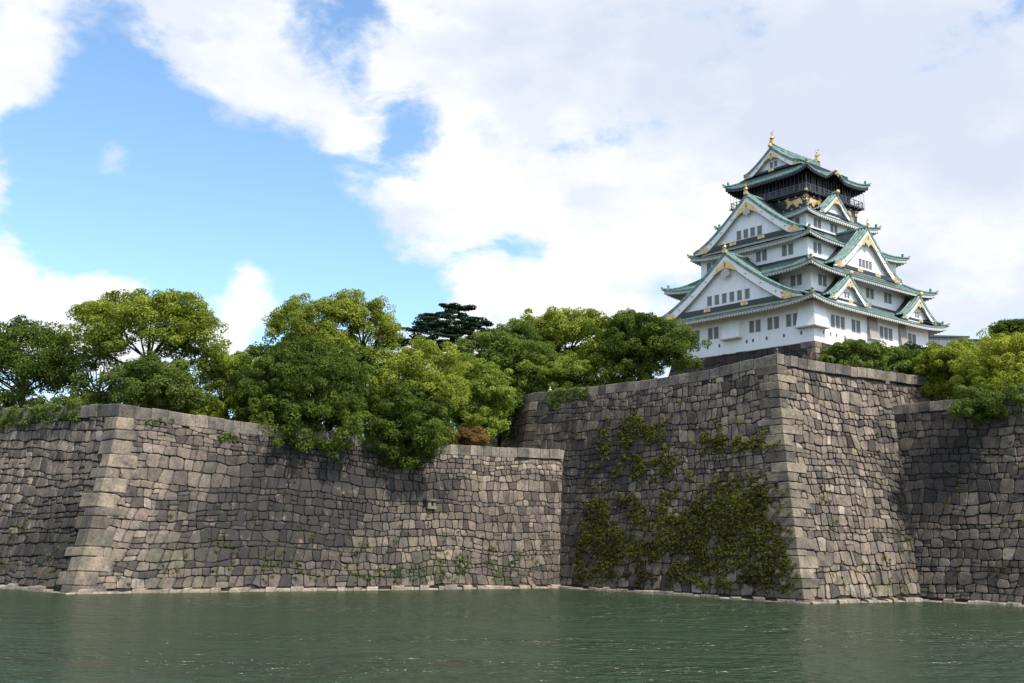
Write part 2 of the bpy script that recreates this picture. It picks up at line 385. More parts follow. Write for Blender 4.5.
def chaikin(poly, f=.22):
    o = []
    for i in range(len(poly)):
        a = poly[i]; b = poly[(i + 1) % len(poly)]
        o += [(a[0] + (b[0] - a[0]) * f, a[1] + (b[1] - a[1]) * f), (b[0] - (b[0] - a[0]) * f, b[1] - (b[1] - a[1]) * f)]
    return o
def build_wall(root, wall, faces, tops, stonemat, rh=.95, wm=(.75, 1.5), cope=1.35, foot=True, stainf=None, quoins=(), seed=1, zlow=None, qh=1.15, ql=(3.1, 1.5), copeon=True, hmax=.13, coping_mat='coping'):
    rg = random.Random(seed)
    for i in faces:
        L = wall.L[i]; top = tops[i]; Hn = max(top(0), top(L / 2), top(L)) - cope
        z0 = .42 if zlow is None else zlow
        u0 = 1.25 if i in [q + 1 for q in quoins] else 0.0; u1 = L - (1.25 if i in quoins else 0.0)
        V = []; F = []; T = []; S = []; k = 0
        UV = []; 
        for poly in cells(u0, u1, z0, Hn, rh, wm[0], wm[1], rg):
            # drop needless tiny edges, round the corners
            c = (sum(p[0] for p in poly) / len(poly), sum(p[1] for p in poly) / len(poly))
            pl = [p for j, p in enumerate(poly) if math.dist(p, poly[j - 1]) > .07]
            if len(pl) < 3: continue
            ar = abs(sum(pl[j - 1][0] * pl[j][1] - pl[j][0] * pl[j - 1][1] for j in range(len(pl)))) / 2
            if ar < .03: continue
            pl = chaikin(pl, rg.uniform(.10, .20)); n = len(pl)
            size = math.sqrt(sum((p[0] - c[0]) ** 2 + (p[1] - c[1]) ** 2 for p in pl) / n)
            def shr(g, pl=pl, c=c, size=size): 
                f = max(.2, 1 - g / size); return [(c[0] + (p[0] - c[0]) * f, c[1] + (p[1] - c[1]) * f) for p in pl]
            hs = rg.uniform(.0, hmax); tu = rg.uniform(-.09, .09); tv = rg.uniform(-.10, .06)
            tone = min(1, max(0, rg.betavariate(1.5, 1.8))); sv = stainf(i, c[0], c[1]) if stainf else 0.0
            g_ = rg.uniform(.018, .075); rings = [(shr(g_), -.22), (shr(g_ + .01), hs - .07), (shr(g_ + .08), hs)]
            for ring, hh in rings:
                for p in ring: UV.append((p[0], p[1], hh + (0 if hh < -.1 else (p[0] - c[0]) * tu + (p[1] - c[1]) * tv + rg.uniform(-.012, .012))))
            UV.append((c[0], c[1], hs + .03)); T += [tone] * (3 * n + 1); S += [sv] * (3 * n + 1)
            for r_ in range(2):
                for j in range(n):
                    F.append((k + r_ * n + j, k + r_ * n + (j + 1) % n, k + (r_ + 1) * n + (j + 1) % n, k + (r_ + 1) * n + j))
            for j in range(n): F.append((k + 2 * n + j, k + 2 * n + (j + 1) % n, k + 3 * n, k + 3 * n))
            k += 3 * n + 1
        UV = np.array(UV); tz = np.array([top(u) for u in UV[:, 0]]) - cope
        z = z0 + (UV[:, 1] - z0) * (tz - z0) / (Hn - z0)
        V = wall.P(i, UV[:, 0], z, UV[:, 2])
        me = bpy.data.meshes.new('masonry')
        me.from_pydata([tuple(v) for v in V], [], [f if f[2] != f[3] else f[:3] for f in F])
        for nm, a in (('tone', T), ('stain', S)):
            q = me.attributes.new(nm, 'FLOAT', 'POINT'); q.data.foreach_set('value', a)
        link('masonry', me, stonemat, root)
        # earth core behind the stones
        nu, nz = max(8, int(L / 2)), 24
        core = MB(); vs = []
        for a in range(nz + 1):
            uu = np.linspace(0, L, nu + 1); tt = np.array([top(x) for x in uu]); zz = (z0 - 1.2) + (tt - .25 - z0 + 1.2) * a / nz
            vs += [tuple(p) for p in wall.P(i, uu, zz, -.13)]
        core.add(vs, [(a * (nu + 1) + b, a * (nu + 1) + b + 1, (a + 1) * (nu + 1) + b + 1, (a + 1) * (nu + 1) + b) for a in range(nz) for b in range(nu)])
        core.build('wall_core', M['grout'], root)
        if copeon:
            cp = MB(); st = []; u = 0.0
            while u < L - .3:
                wd = rg.uniform(1.3, 2.5); e = u + wd
                if e > L - 1.0: e = L
                g = .04; hh = .10 + rg.uniform(-.06, .05); dz = rg.uniform(-.09, .04); bz = .06
                um = [u + g, e - g]
                prof = [(-1.3, 0), (hh - .03, 0), (hh, bz), (hh, 1 - bz), (hh - bz, 1), (-1.3, 1)]
                vs = []
                for q in um:
                    tp = top(min(max(q, 0), L)) + dz
                    for (h_, t_) in prof:
                        zz = tp - cope + .03 + (t_ * cope if t_ in (0, 1) else (bz if t_ == bz else cope - bz))
                        vs.append(tuple(wall.P(i, [q], [zz], [h_])[0]))
                n = len(prof)
                cp.add(vs, [tuple(range(n)), tuple(range(2 * n - 1, n - 1, -1))] + [(j, (j + 1) % n, (j + 1) % n + n, j + n) for j in range(n)], rg.random())
                u = e
            o = cp.build('coping', M[coping_mat], root)
        if foot:
            ft = MB(); u = 0.0
            while u < L - .2:
                wd = rg.uniform(.7, 2.0); e = min(u + wd, L)
                if L - e < .5: e = L
                hh = rg.uniform(.28, .85); zt = rg.uniform(.12, .50) * (1 if rg.random() > .12 else .2); vs = []
                for q in (u + .03, e - .03):
                    for (h_, z_) in ((-.3, -.6), (hh, -.6), (hh, zt - .10), (hh - .10, zt), (-.3, zt + .1)):
                        vs.append(tuple(wall.P(i, [q], [z_], [h_])[0]))
                ft.add(vs, [tuple(range(5)), tuple(range(9, 4, -1))] + [(j, (j + 1) % 5, (j + 1) % 5 + 5, j + 5) for j in range(5)], rg.random())
                u = e
            ft.build('footing', M['footing'], root)
    for q in quoins:
        qb = MB(); La = wall.L[q]; ztop = min(tops[q](La), tops[q + 1](0)) - cope; z = -.5 if zlow is None else zlow - .3; k = 0
        nco = round((ztop - z) / qh); hh = (ztop - z) / nco; zc = [z + (j + (rg.uniform(-.2, .2) if 0 < j < nco else 0)) * hh for j in range(nco + 1)]
        for k in range(nco):
            a, b = (ql[0], ql[1]) if k % 2 else (ql[1], ql[0]); a += rg.uniform(-.5, .7); b += rg.uniform(-.4, .9)
            z0_, z1_ = zc[k] + .035, zc[k + 1] - .035; ho = .17 + rg.uniform(-.03, .05)
            cols = [(q, La - a, -.2), (q, La - a, ho - .07), (q, La - a + .08, ho), (q, La, ho), (q + 1, b - .08, ho), (q + 1, b, ho - .07), (q + 1, b, -.2)]
            rows = [(z0_, -.2), (z0_, ho - .06), (z0_ + .07, ho), (z1_ - .07, ho), (z1_, ho - .06), (z1_, -.2)]
            vs = []
            dips = (rg.uniform(-.34, .08), rg.uniform(-.34, .08))
            for (zz, rh_) in rows:
                for ci, (fi, uu, ch) in enumerate(cols):
                    dz = dips[0] * (La - uu) / a if fi == q else dips[1] * uu / b
                    vs.append(tuple(wall.P(fi, [uu], [zz + dz * .5], [min(ch, rh_)])[0]))
            n = len(cols)
            qb.add(vs, [(r_ * n + c_, r_ * n + c_ + 1, (r_ + 1) * n + c_ + 1, (r_ + 1) * n + c_) for r_ in range(len(rows) - 1) for c_ in range(n - 1)], rg.random())
        qb.build('cornerstones', M['quoin'], root)

def settle(root):
    for c in root.children: c.data.transform(Matrix.Translation(-root.location))
def pl(points):
    xs = [p[0] for p in points]; ys = [p[1] for p in points]
    return lambda u: float(np.interp(u, xs, ys))
def blob(u, z, c, ru, rz): return math.exp(-(((u - c[0]) / ru) ** 2 + ((z - c[1]) / rz) ** 2))

# low wall on the left: left face, then the long face that runs back to the tall wall
LW = Wall([(-42.7 - .80 * 46, 111.3 + .60 * 46), (-42.7, 111.3), (-42.7 + .742 * 73, 111.3 + .670 * 73)], 18.0, 3.7, ks=[1.30, .80])
lw = empty('stone_wall', (-42.0, 111.3, 0)); tag(lw, 'lower grey stone moat wall on the left with pale cornerstones and a flat top', 'wall')
def lw_st(i, u, z):
    if i == 0: return min(1, .15 + .9 * blob(u, z, (42, 6), 9, 7) + .5 * blob(u, z, (28, 3), 10, 4))
    return min(1, 1.5 * blob(u, z, (27, 10.5), 11, 6.5) + 1.0 * blob(u, z, (16, 7), 8, 5) + .8 * blob(u, z, (24, 16), 12, 3) + .9 * blob(u, z, (46, 13), 6, 4) + .5 * blob(u, z, (60, 7), 9, 6) + .45 * blob(u, z, (40, 2), 25, 2.5))
build_wall(lw, LW, (0, 1), {0: pl([(0, 20.6), (20, 20.3), (46, 19.5)]), 1: pl([(0, 19.5), (14, 19.0), (30, 18.7), (45, 18.6), (60, 19.1), (70, 19.5)])},
           M['stone'], rh=1.0, wm=(.75, 1.6), stainf=lw_st, quoins=(0,), seed=3, qh=1.3, ql=(2.7, 1.6))
settle(lw)
# tall wall: end face above the low terrace, face A (dark, with ivy), face B (sunlit)
TW = Wall([(-14.2, 200.0), (-1.2 - .699 * 1.5, 165.6 + .715 * 1.5), (34.1, 128.9), (34.1 + .793 * 52, 128.9 + .61 * 52)], 29.0, 5.6, ks=[1, .85, 1.16])
dA = np.linalg.norm(TW.p[2] - TW.p[1])
tw = empty('stone_wall', (33.6, 128.9, 0)); tag(tw, 'tallest stone moat wall, its sharp corner pointing at the water below the castle', 'wall')
def tw_st(i, u, z):
    if i == 1: return min(1, .22 + .7 * blob(u, z, (18, 20), 14, 6) + .6 * blob(u, z, (14, 8), 12, 8))
    if i == 2: return min(1, .05 + .9 * blob(u, z, (26, 13), 6, 12) + .25 * blob(u, z, (5, 12), 3, 10))
    return .4
LA = TW.L[1]
build_wall(tw, TW, (0, 1, 2), {0: pl([(0, 28.7), (50, 28.7)]), 1: pl([(0, 28.7), (LA - 25, 28.75), (LA - 13, 29.2), (LA, 30.3)]), 2: pl([(0, 30.3), (15, 30.4), (34, 31.0), (52, 31.3)])},
           M['stone'], rh=1.14, wm=(.8, 1.7), stainf=tw_st, quoins=(0, 1), seed=5, ql=(3.6, 1.9))
settle(tw)
# right wall
RW = Wall([(52.78 - .685 * 8, 143.55 + .728 * 8), (61.67 + .685 * 14, 134.1 - .728 * 14)], 26.0, 5.2)
rw = empty('stone_wall', (61.67, 134.1, 0)); tag(rw, 'dark shaded stone moat wall at the right edge under the overhanging trees', 'wall')
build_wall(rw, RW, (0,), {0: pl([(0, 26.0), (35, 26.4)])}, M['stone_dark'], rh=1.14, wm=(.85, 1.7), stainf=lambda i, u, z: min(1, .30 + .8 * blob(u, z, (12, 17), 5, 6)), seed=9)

settle(rw)
# earth terraces behind the walls
def terrace(name, poly, z0, z1):
    m_ = MB(); m_.prism([(x, y, z0) for x, y in poly], (0, 0, z1 - z0)); o = m_.build(name, M['soil']); tag(o, kind='structure')
c0, c1, c2 = [LW.p[j] + LW.w[j] * 4.6 for j in (0, 1, 2)]
terrace('lower_terrace_ground', [tuple(c0), tuple(c1), tuple(c2), (60, 330), (-60, 900), (-700, 900), (-700, 330)], -2, 17.9)
t0, t1, t2, t3 = [TW.p[j] + TW.w[j] * 6.6 for j in (0, 1, 2, 3)]
terrace('upper_terrace_ground', [tuple(t0), tuple(t1), tuple(t2), tuple(t3), (500, 300), (500, 700), (-20, 700)], -2, 27.9)
r0, r1 = [RW.p[j] + RW.w[j] * 6.2 for j in (0, 1)]
terrace('right_terrace_ground', [tuple(r0), tuple(r1), (420, 110), (420, 290), (75.5, 161.5)], -2, 25.0)

# small stone drain outlet on the long face
dr = empty('stone_drain', tuple(LW.P(1, [44.6], [10.6], [0])[0])); tag(dr, 'small boxy stone drain outlet jutting from the lower wall', 'drain')
dr.rotation_euler = (0, 0, math.atan2(LW.dir[1][1], LW.dir[1][0]))
m_ = MB(); m_.box(-1.1, 1.0, -.75, .5, .45, .75); m_.box(-.8, .75, -.6, .5, -.55, -.2); m_.box(-.65, -.18, -.55, .5, -.2, .45); m_.box(.18, .62, -.55, .5, -.2, .45)
m_.build('stone_frame', M['coping'], dr)
m_ = MB(); m_.box(-.18, .18, -.35, .4, -.2, .45); m_.build('outlet_hole', M['grout'], dr)

# ------------------------------------------------------------------ foliage
def leaf_cloud(centres, radii, per, size, rgs, up=.35, flat=1.0, tones=None, spread=.5):
    """leaf-sized quads spread over the shells of many clumps"""
    n = len(centres); C = np.repeat(centres, per, 0); Rr = np.repeat(radii, per)
    d = rgs.normal(size=(n * per, 3)); d[:, 2] += up * .8; d /= np.linalg.norm(d, axis=1)[:, None]
    r = Rr * (1 - spread * rgs.random_sample(n * per) ** 1.6)
    P = C + d * r[:, None] * np.array([1, 1, flat])
    nr = d * 1.0 + rgs.normal(size=d.shape) * .55 + np.array([0, 0, up]); nr /= np.linalg.norm(nr, axis=1)[:, None]
    a = np.cross(nr, rgs.normal(size=d.shape)); a /= np.linalg.norm(a, axis=1)[:, None]; b = np.cross(nr, a)
    s = size * rgs.uniform(.6, 1.35, size=n * per)[:, None]
    V = np.stack([P - a * s * .5, P + b * s * .36, P + a * s * .5, P - b * s * .36], 1).reshape(-1, 3)
    Q = np.arange(len(V)).reshape(-1, 4)
    t = (np.repeat(tones, per) if tones is not None else .5) + rgs.uniform(-.22, .22, n * per)
    return V, Q, np.repeat(np.clip(t, 0, 1), 4)

GT = {'low': 17.9, 'up': 27.9, 'right': 25.0}
def tree(kindname, label, cat, px, ptop, pleft, pright, pbot, Y, ground, leaf, style='round', nl=9, seed=0, size=.30, per=95, cl=13, group=None, lean=0.0, gappy=0.0, limbs=9, cr=None):
    g = np.random.RandomState(seed + 100); rg = random.Random(seed + 5)
    zg = GT[ground] if isinstance(ground, str) else ground
    top = at(px, ptop, Y).z; bot = at(px, pbot, Y).z
    xl = at(pleft, (ptop + pbot) / 2, Y).x; xr = at(pright, (ptop + pbot) / 2, Y).x
    base = Vector((at(px, pbot, Y).x, Y, zg)); root = empty(kindname, base); tag(root, label, cat, group)
    rx = (xr - xl) / 2; rz = (top - bot) / 2; cx = (xl + xr) / 2 - base.x; cz = (top + bot) / 2 - zg; ry = min(rx * .9, max(rz * 1.2, rx * .55))
    lobes = []
    if style == 'cedar':
        for k in range(nl):
            t = k / (nl - 1); rr = rx * (1.12 - .72 * t ** 1.5)
            for j in range(6 if t < .8 else 2):
                a = rg.uniform(0, 6.28); o_ = rr * .66 if t < .8 else 0
                lobes.append((np.array([cx + math.cos(a) * o_ * rg.uniform(.6, 1.1), math.sin(a) * o_, cz - rz + 2 * rz * (t * .92 + .04) + rg.uniform(-.2, .2)]), np.array([rr * .50, rr * .50, rz * .075 + .10])))
            a = rg.uniform(-.5, .5); sgn = 1 if k % 2 else -1
            lobes.append((np.array([cx + sgn * rr * .78, a, cz - rz + 2 * rz * (t * .9 + .05)]), np.array([rr * .30, rr * .3, rz * .06 + .1])))
    else:
        k = 0; tries = 0
        lr = (.36, .54) if style != 'open' else (.26, .40)
        nl = int(nl * (1.5 if style != 'open' else 1.35))
        while k < nl and tries < 400:
            tries += 1
            d = g.normal(size=3); d /= np.linalg.norm(d)
            if style == 'open' and d[2] < -.45: continue
            q = rg.uniform(*lr); f = 1 - q * .72; d = np.sign(d) * np.abs(d) ** .82
            c = np.array([cx + d[0] * rx * f, d[1] * ry * f, cz + d[2] * rz * f])
            if any(np.linalg.norm((c - l[0]) / np.array([rx, ry, rz])) < (.30 if nl < 16 else .22) for l in lobes) and tries < 350: continue
            lobes.append((c, np.array([rx, ry, rz]) * q * np.array([1, 1, 1.0]) * rg.uniform(.9, 1.12))); k += 1
        if style != 'open': lobes.append((np.array([cx, 0, cz]), np.array([rx, ry, rz]) * .75))
    cen = []; rad = []; ton = []
    for (c, r) in lobes:
        lt = rg.uniform(.15, .85)
        nn = int(cl * (1.25 if style != 'cedar' else .8))
        for _ in range(nn):
            d = g.normal(size=3); d[2] = abs(d[2]) * 1.1 - .45 if style != 'hang' else d[2]; d /= np.linalg.norm(d)
            f = rg.uniform(.62, 1.0) if rg.random() > .09 else rg.uniform(1.05, 1.3)
            cen.append(c + d * r * f); rad.append(1.12 * (cr or .16 * (rx + rz) / 2 + .35) * rg.uniform(.65, 1.25)); ton.append(lt + rg.uniform(-.2, .25))
    cen = np.array(cen); rad = np.array(rad)
    keep = np.ones(len(cen), bool)
    keep &= cen[:, 2] > (.25 if style != 'hang' else -99)
    if style == 'hang': keep &= (cen[:, 2] > .3) | (cen[:, 1] < 1.5)
    cen, rad, ton = cen[keep], rad[keep], np.array(ton)[keep]
    V, Q, T = leaf_cloud(cen, rad, int(per * (1.35 if style in ('round', 'hang') else 1.1)), size, g, up=.45, flat=(.75 if style != 'cedar' else .28), tones=ton, spread=.38)
    fastmesh('crown', V, Q, {'tone': T}, M[leaf], root)
    tb = MB(); hb = max(.6, cz - rz * .55); tr = min(.34, max(.10, .022 * (top - zg))); top_t = (cx * .6, 0, cz + rz * .35)
    tb.tube([(0, 0, -.3), (cx * .12, .1, hb * .5), (cx * .35, 0, hb), top_t], [tr * 1.25, tr, tr * .8, tr * .22], 7)
    big = sorted(lobes, key=lambda l: -l[1][0])[:limbs]
    for (c, r) in big:
        s0 = np.array([cx * .35, 0, hb * rg.uniform(.75, 1.15)]); e = c + np.array([0, 0, r[2] * .3]); mid = s0 * .45 + e * .55 + np.array([0, 0, -.10 * np.linalg.norm(e - s0)])
        tb.tube([tuple(s0), tuple(mid), tuple(e)], [tr * .5, tr * .32, tr * .10], 5)
        for _ in range(3):
            d = g.normal(size=3); d[2] = abs(d[2]); e2 = c + d / np.linalg.norm(d) * r * .85
            tb.tube([tuple(mid), tuple((mid + e2) / 2 + np.array([0, 0, .2])), tuple(e2)], [tr * .2, tr * .14, tr * .05], 4)
    tb.build('trunk', M['bark'], root, smooth=True)
    return root

TG = 'trees and bushes above the moat walls'
T = tree
# low terrace, left to right
T('broadleaf_tree', 'dark green spreading tree at the far left edge behind the ivy topped wall', 'tree', 24, 325, -45, 86, 412, 136, 'low', 'leaf_dark', 'open', nl=30, seed=1, per=80, cl=12, size=.27, group=TG, cr=.85)
T('camphor_tree', 'tall rounded yellow-green tree rising behind the left wall corner', 'tree', 148, 294, 76, 220, 378, 134, 'low', 'leaf_camphor', 'open', nl=24, seed=2, per=100, cl=13, size=.27, group=TG, cr=.85)
T('bushy_tree', 'low mid-green bushy tree under the tall yellow-green tree', 'tree', 158, 362, 105, 212, 414, 129, 'low', 'leaf_mid', 'round', nl=12, seed=3, per=110, cl=12, size=.26, group=TG, cr=.8)
T('sapling', 'thin sparse tree between the far left tree and the tall yellow-green one', 'tree', 98, 345, 76, 122, 412, 131, 'low', 'leaf_mid', 'open', nl=10, seed=4, per=50, cl=7, size=.24, group=TG, cr=.6)
T('broadleaf_tree', 'small yellow-green tree left of the big dark overhanging tree', 'tree', 226, 345, 196, 264, 416, 139, 'low', 'leaf_bright', 'round', nl=9, seed=5, per=90, cl=10, size=.26, group=TG, cr=.8)
T('broadleaf_tree', 'feathery green tree rising just behind the small yellow-green tree', 'tree', 246, 348, 212, 285, 405, 150, 'low', 'leaf_mid', 'open', nl=12, seed=6, per=80, cl=10, size=.25, group=TG, cr=.8)
T('camphor_tree', 'tallest olive-green tree with an open branch leaning right at centre left', 'tree', 318, 298, 272, 372, 375, 147, 'low', 'leaf_camphor', 'round', nl=14, seed=7, per=110, cl=14, size=.27, group=TG, cr=.9)
T('camphor_tree', 'slender tree with flat leafy tops and bare limbs beside the tallest olive one', 'tree', 362, 294, 328, 398, 372, 150, 'low', 'leaf_camphor', 'open', nl=9, seed=8, per=90, cl=10, size=.26, group=TG, cr=.8)
T('broadleaf_tree', 'big dark green tree drooping over the wall top at centre left', 'tree', 305, 340, 238, 366, 466, 134.0, 'low', 'leaf_dark', 'hang', nl=26, seed=9, per=120, cl=16, size=.26, group=TG, cr=.85)
T('broadleaf_tree', 'domed olive tree behind the wall, left of the bright green tree', 'tree', 405, 342, 352, 470, 432, 147, 'low', 'leaf_camphor', 'round', nl=14, seed=10, per=120, cl=14, size=.26, group=TG, cr=.85)
T('broadleaf_tree', 'dark lower tree hanging over the coping beneath the domed olive tree', 'tree', 398, 385, 350, 450, 466, 141.5, 'low', 'leaf_dark', 'hang', nl=18, seed=11, per=110, cl=14, size=.26, group=TG, cr=.8)
T('broadleaf_tree', 'bright fresh green tree left of the end of the tall wall', 'tree', 468, 360, 432, 510, 446, 164, 'low', 'leaf_bright', 'round', nl=14, seed=12, per=110, cl=13, size=.28, group=TG, cr=.85)
T('cedar_tree', 'blackish cedar with flat layered branches against the clouds', 'tree', 450, 306, 398, 504, 362, 185, 'low', 'leaf_cedar', 'cedar', nl=8, seed=13, per=110, cl=13, size=.30, group=TG, cr=.75)
T('shrub', 'round russet brown shrub on the wall top by the tall wall', 'shrub', 473, 429, 458, 487, 448, 151.5, 'low', 'leaf_red', 'round', nl=12, seed=14, per=130, cl=12, size=.17, group=None, cr=.5)
T('broadleaf_tree', 'grey-green tree right of the blackish cedar', 'tree', 500, 325, 462, 545, 392, 178, 'low', 'leaf_mid', 'round', nl=14, seed=15, per=110, cl=13, size=.30, group=TG, cr=.95)
T('broadleaf_tree', 'high pale green tree in the middle, left of the dark round one', 'tree', 570, 312, 520, 628, 375, 188, 'low', 'leaf_camphor', 'round', nl=16, seed=16, per=120, cl=14, size=.31, group=TG, cr=1.0)
T('broadleaf_tree', 'mid-green tree filling the space below the pale green one', 'tree', 520, 345, 486, 575, 405, 176, 'low', 'leaf_mid', 'round', nl=12, seed=17, per=110, cl=13, size=.30, group=TG, cr=.95)
T('broadleaf_tree', 'dark green round tree touching the castle on its left side', 'tree', 640, 316, 590, 700, 378, 172, 'up', 'leaf_dark', 'round', nl=18, seed=18, per=120, cl=14, size=.29, group=TG, cr=.95)
T('spreading_shrub', 'wide pale green bush along the tall wall top beneath the dark round tree', 'shrub', 585, 357, 515, 662, 402, 175, 'up', 'leaf_bright', 'round', nl=18, seed=19, per=110, cl=14, size=.27, group=TG, cr=.8)
T('broadleaf_tree', 'leafy tree with pale crown just left of the wide wall top bush', 'tree', 512, 372, 480, 545, 440, 180, 'low', 'leaf_bright', 'round', nl=10, seed=20, per=110, cl=12, size=.28, group=TG, cr=.9)
# right side, upper terrace
T('shrub', 'fresh green bush on the tall wall top right below the castle corner', 'shrub', 852, 343, 824, 884, 374, 153, 'up', 'leaf_mid', 'round', nl=12, seed=21, per=120, cl=12, size=.26, group=TG, cr=.7)
T('shrub', 'mid-green bush right of the bush below the castle corner', 'shrub', 898, 351, 872, 928, 382, 161, 'up', 'leaf_mid', 'round', nl=12, seed=22, per=120, cl=12, size=.26, group=TG, cr=.7)
T('shrub', 'dark clipped shrub half hidden behind the two wall top bushes', 'shrub', 918, 345, 896, 944, 378, 163, 'up', 'leaf_cedar', 'round', nl=8, seed=23, per=120, cl=12, size=.24, group=TG, cr=.7)
T('maple_tree', 'yellow-green maple beside the grey building', 'tree', 954, 342, 922, 985, 400, 155, 'right', 'leaf_yellow', 'round', nl=14, seed=24, per=110, cl=13, size=.26, group=TG, cr=.8)
T('maple_tree', 'big bright yellow maple spilling over the dark wall at the right edge', 'tree', 1012, 337, 962, 1075, 420, 145, 'right', 'leaf_yellow', 'hang', nl=20, seed=25, per=120, cl=14, size=.26, group=TG, cr=.85)
T('maple_tree', 'low green maple with drooping twigs over the dark wall coping', 'tree', 1002, 384, 952, 1058, 424, 141, 'right', 'leaf_mid', 'hang', nl=12, seed=26, per=100, cl=11, size=.24, group=TG, cr=.7)
T('broadleaf_tree', 'dark tree top rising at the right edge behind the bright maple', 'tree', 1022, 322, 992, 1062, 350, 172, 'up', 'leaf_dark', 'round', nl=12, seed=27, per=110, cl=12, size=.28, group=TG, cr=.85)
# low band of growth behind the left wall so that only slits of sky show
hedge_n = 0
T('broadleaf_tree', 'dark leafy tree behind the bare trunk at centre left', 'tree', 352, 350, 318, 400, 440, 152, 'low', 'leaf_mid', 'round', nl=12, seed=61, per=100, cl=12, size=.26, group=TG, cr=.85)
T('broadleaf_tree', 'shadowy tree behind the low bushes left of the drooping dark tree', 'tree', 262, 362, 226, 300, 424, 148, 'low', 'leaf_dark', 'round', nl=12, seed=62, per=100, cl=12, size=.26, group=TG, cr=.85)
T('broadleaf_tree', 'dim green tree between the bright green tree and the tall wall end', 'tree', 488, 385, 455, 520, 445, 172, 'low', 'leaf_dark', 'round', nl=10, seed=63, per=100, cl=12, size=.28, group=TG, cr=.9)
for (a, b, tp, Y, lf, lb) in [(-20, 60, 392, 133, 'leaf_mid', 'low hedge of bushes under the far left tree'), (60, 130, 393, 131, 'leaf_dark', 'dark low bush right at the left wall corner'),
                              (130, 200, 396, 133, 'leaf_bright', 'low light green bush under the tall yellow-green tree'), (190, 262, 396, 138, 'leaf_yellow', 'pale low bush between the two left hand bushy trees'), (425, 462, 428, 156.5, 'leaf_bright', 'low bright bush around the russet shrub')]:
    T('shrub', lb, 'shrub', (a + b) / 2, tp, a, b, tp + 34, Y, 'low', lf, 'round', nl=8, seed=40 + hedge_n, per=90, cl=10, size=.22, group=TG, cr=.6); hedge_n += 1

# climbing plants on the walls
def climber(name, label, wall, face, maskf, n, ubox, zbox, leaf, seed, per=55, size=.22, cr=(.3, .65), bulge=.35, kind=None, cat='ivy'):
    g = np.random.RandomState(seed); rg = random.Random(seed); cen = []; rad = []; ton = []
    t = 0
    while len(cen) < n and t < n * 60:
        t += 1; u = rg.uniform(*ubox); z = rg.uniform(*zbox); m = maskf(u, z)
        if rg.random() < m:
            p = wall.P(face, [u], [z], [rg.uniform(.05, bulge)])[0]
            cen.append(p); rad.append(rg.uniform(*cr)); ton.append(.42 + .018 * (z - 8) * (kind is None) + .55 * mnoise.noise(Vector((u * .3, z * .3, seed))) + rg.uniform(-.15, .2))
    cen = np.array(cen); base = cen[np.argmin(cen[:, 2])].copy()
    V, Q, Tn = leaf_cloud(cen - base, np.array(rad), per, size, g, up=.7, flat=.8, tones=np.array(ton), spread=.8)
    o = fastmesh(name, V, Q, {'tone': Tn}, M[leaf]); o.location = base
    tag(o, label, cat, kind=kind) if kind is None else tag(o, kind=kind)
    return o
def nz(u, z, s, k): return mnoise.noise(Vector((u * s, z * s, k)))
def ivyA(u, z):     # u measured from the far end of face A
    e = LA - u      # distance from the sharp corner
    edge = 16.5 - .10 * e + 2.5 * nz(u, z, .15, 1.0)
    v = 1.0 if z < edge and e < 19 else (.75 if z < edge - 1 else 0)
    v *= .6 + .4 * (nz(u, z, .9, 6.1) > -.12)
    v *= min(1, max(.12, (edge - z) / 4.5)) if z < edge else 1
    if e < 1.3 + 2.4 * nz(u, z, .35, 4.4) + .12 * z: v *= .12
    if z < 5 and e > 6: v *= .45 + .55 * (nz(u, z, .5, 3.1) > 0)
    v *= .22 + .78 * (nz(u, z, .28, 2.2) + (.62 if e < 22 else .22) > 0)
    v *= (.10 if nz(u * .5, z, .45, 7.7) > .34 else 1)
    if z > edge:
        c = blob(e, z, (27, 20), 5.5, 3.5) + .9 * blob(e, z, (10, 19.5), 4.5, 1.3) + .7 * blob(e, z, (22, 16), 4, 1.6) + .45 * blob(e, z, (4, 19), 3, 1)
        v = .9 * c * (nz(u, z, .4, 5.0) > -.05)
    if z < 1.4: v *= .3
    return v
climber('climbing_ivy', 'large dark olive ivy mat covering the shaded face of the tallest wall', TW, 1, ivyA, 3900, (LA - 36, LA - .2), (.9, 24), 'leaf_ivy', 21, per=48, size=.18, cr=(.16, .52), bulge=.28)
climber('climbing_ivy', 'small bright green creeper hanging over the coping of the tallest wall', TW, 1, lambda u, z: 1.0 if z > 26.9 - .10 * abs(u - 12) + .6 * nz(u, z, .5, 3) else 0, 90, (4.5, 14.5), (26.0, 28.75), 'leaf_mid', 22, per=80, size=.17, cr=(.3, .5), bulge=.3)
climber('climbing_ivy', 'green creeper draped over the wall top at the far left edge', LW, 0, lambda u, z: 1.0 if z > 18.4 + .9 * nz(u, z, .35, 3) - .05 * (38 - u) else 0, 260, (5, 38.5), (16.8, 20.3), 'leaf_mid', 23, per=80, size=.17, cr=(.3, .55), bulge=.35)
climber('climbing_ivy', 'small green tuft of creeper below the coping near the left wall corner', LW, 1, lambda u, z: max(blob(u, z, (13.5, 16.9), 1.1, .5), blob(u, z, (4.6, 17.9), 1.0, .35)), 26, (2, 17), (15, 18.6), 'leaf_mid', 24, per=60, size=.16, cr=(.2, .4), bulge=.2)
weeds1 = lambda u, z: (nz(u, z, .35, 9.0) > .02) * (.9 * blob(u, z, (50, 2.5), 16, 2.6) + .35 * blob(u, z, (24, 3), 16, 3.5) + .25 * blob(u, z, (45, 6), 12, 3))
climber('wall_weeds', None, LW, 1, weeds1, 360, (4, 66), (.6, 13), 'leaf_weed', 31, per=34, size=.15, cr=(.15, .40), bulge=.12, kind='stuff')
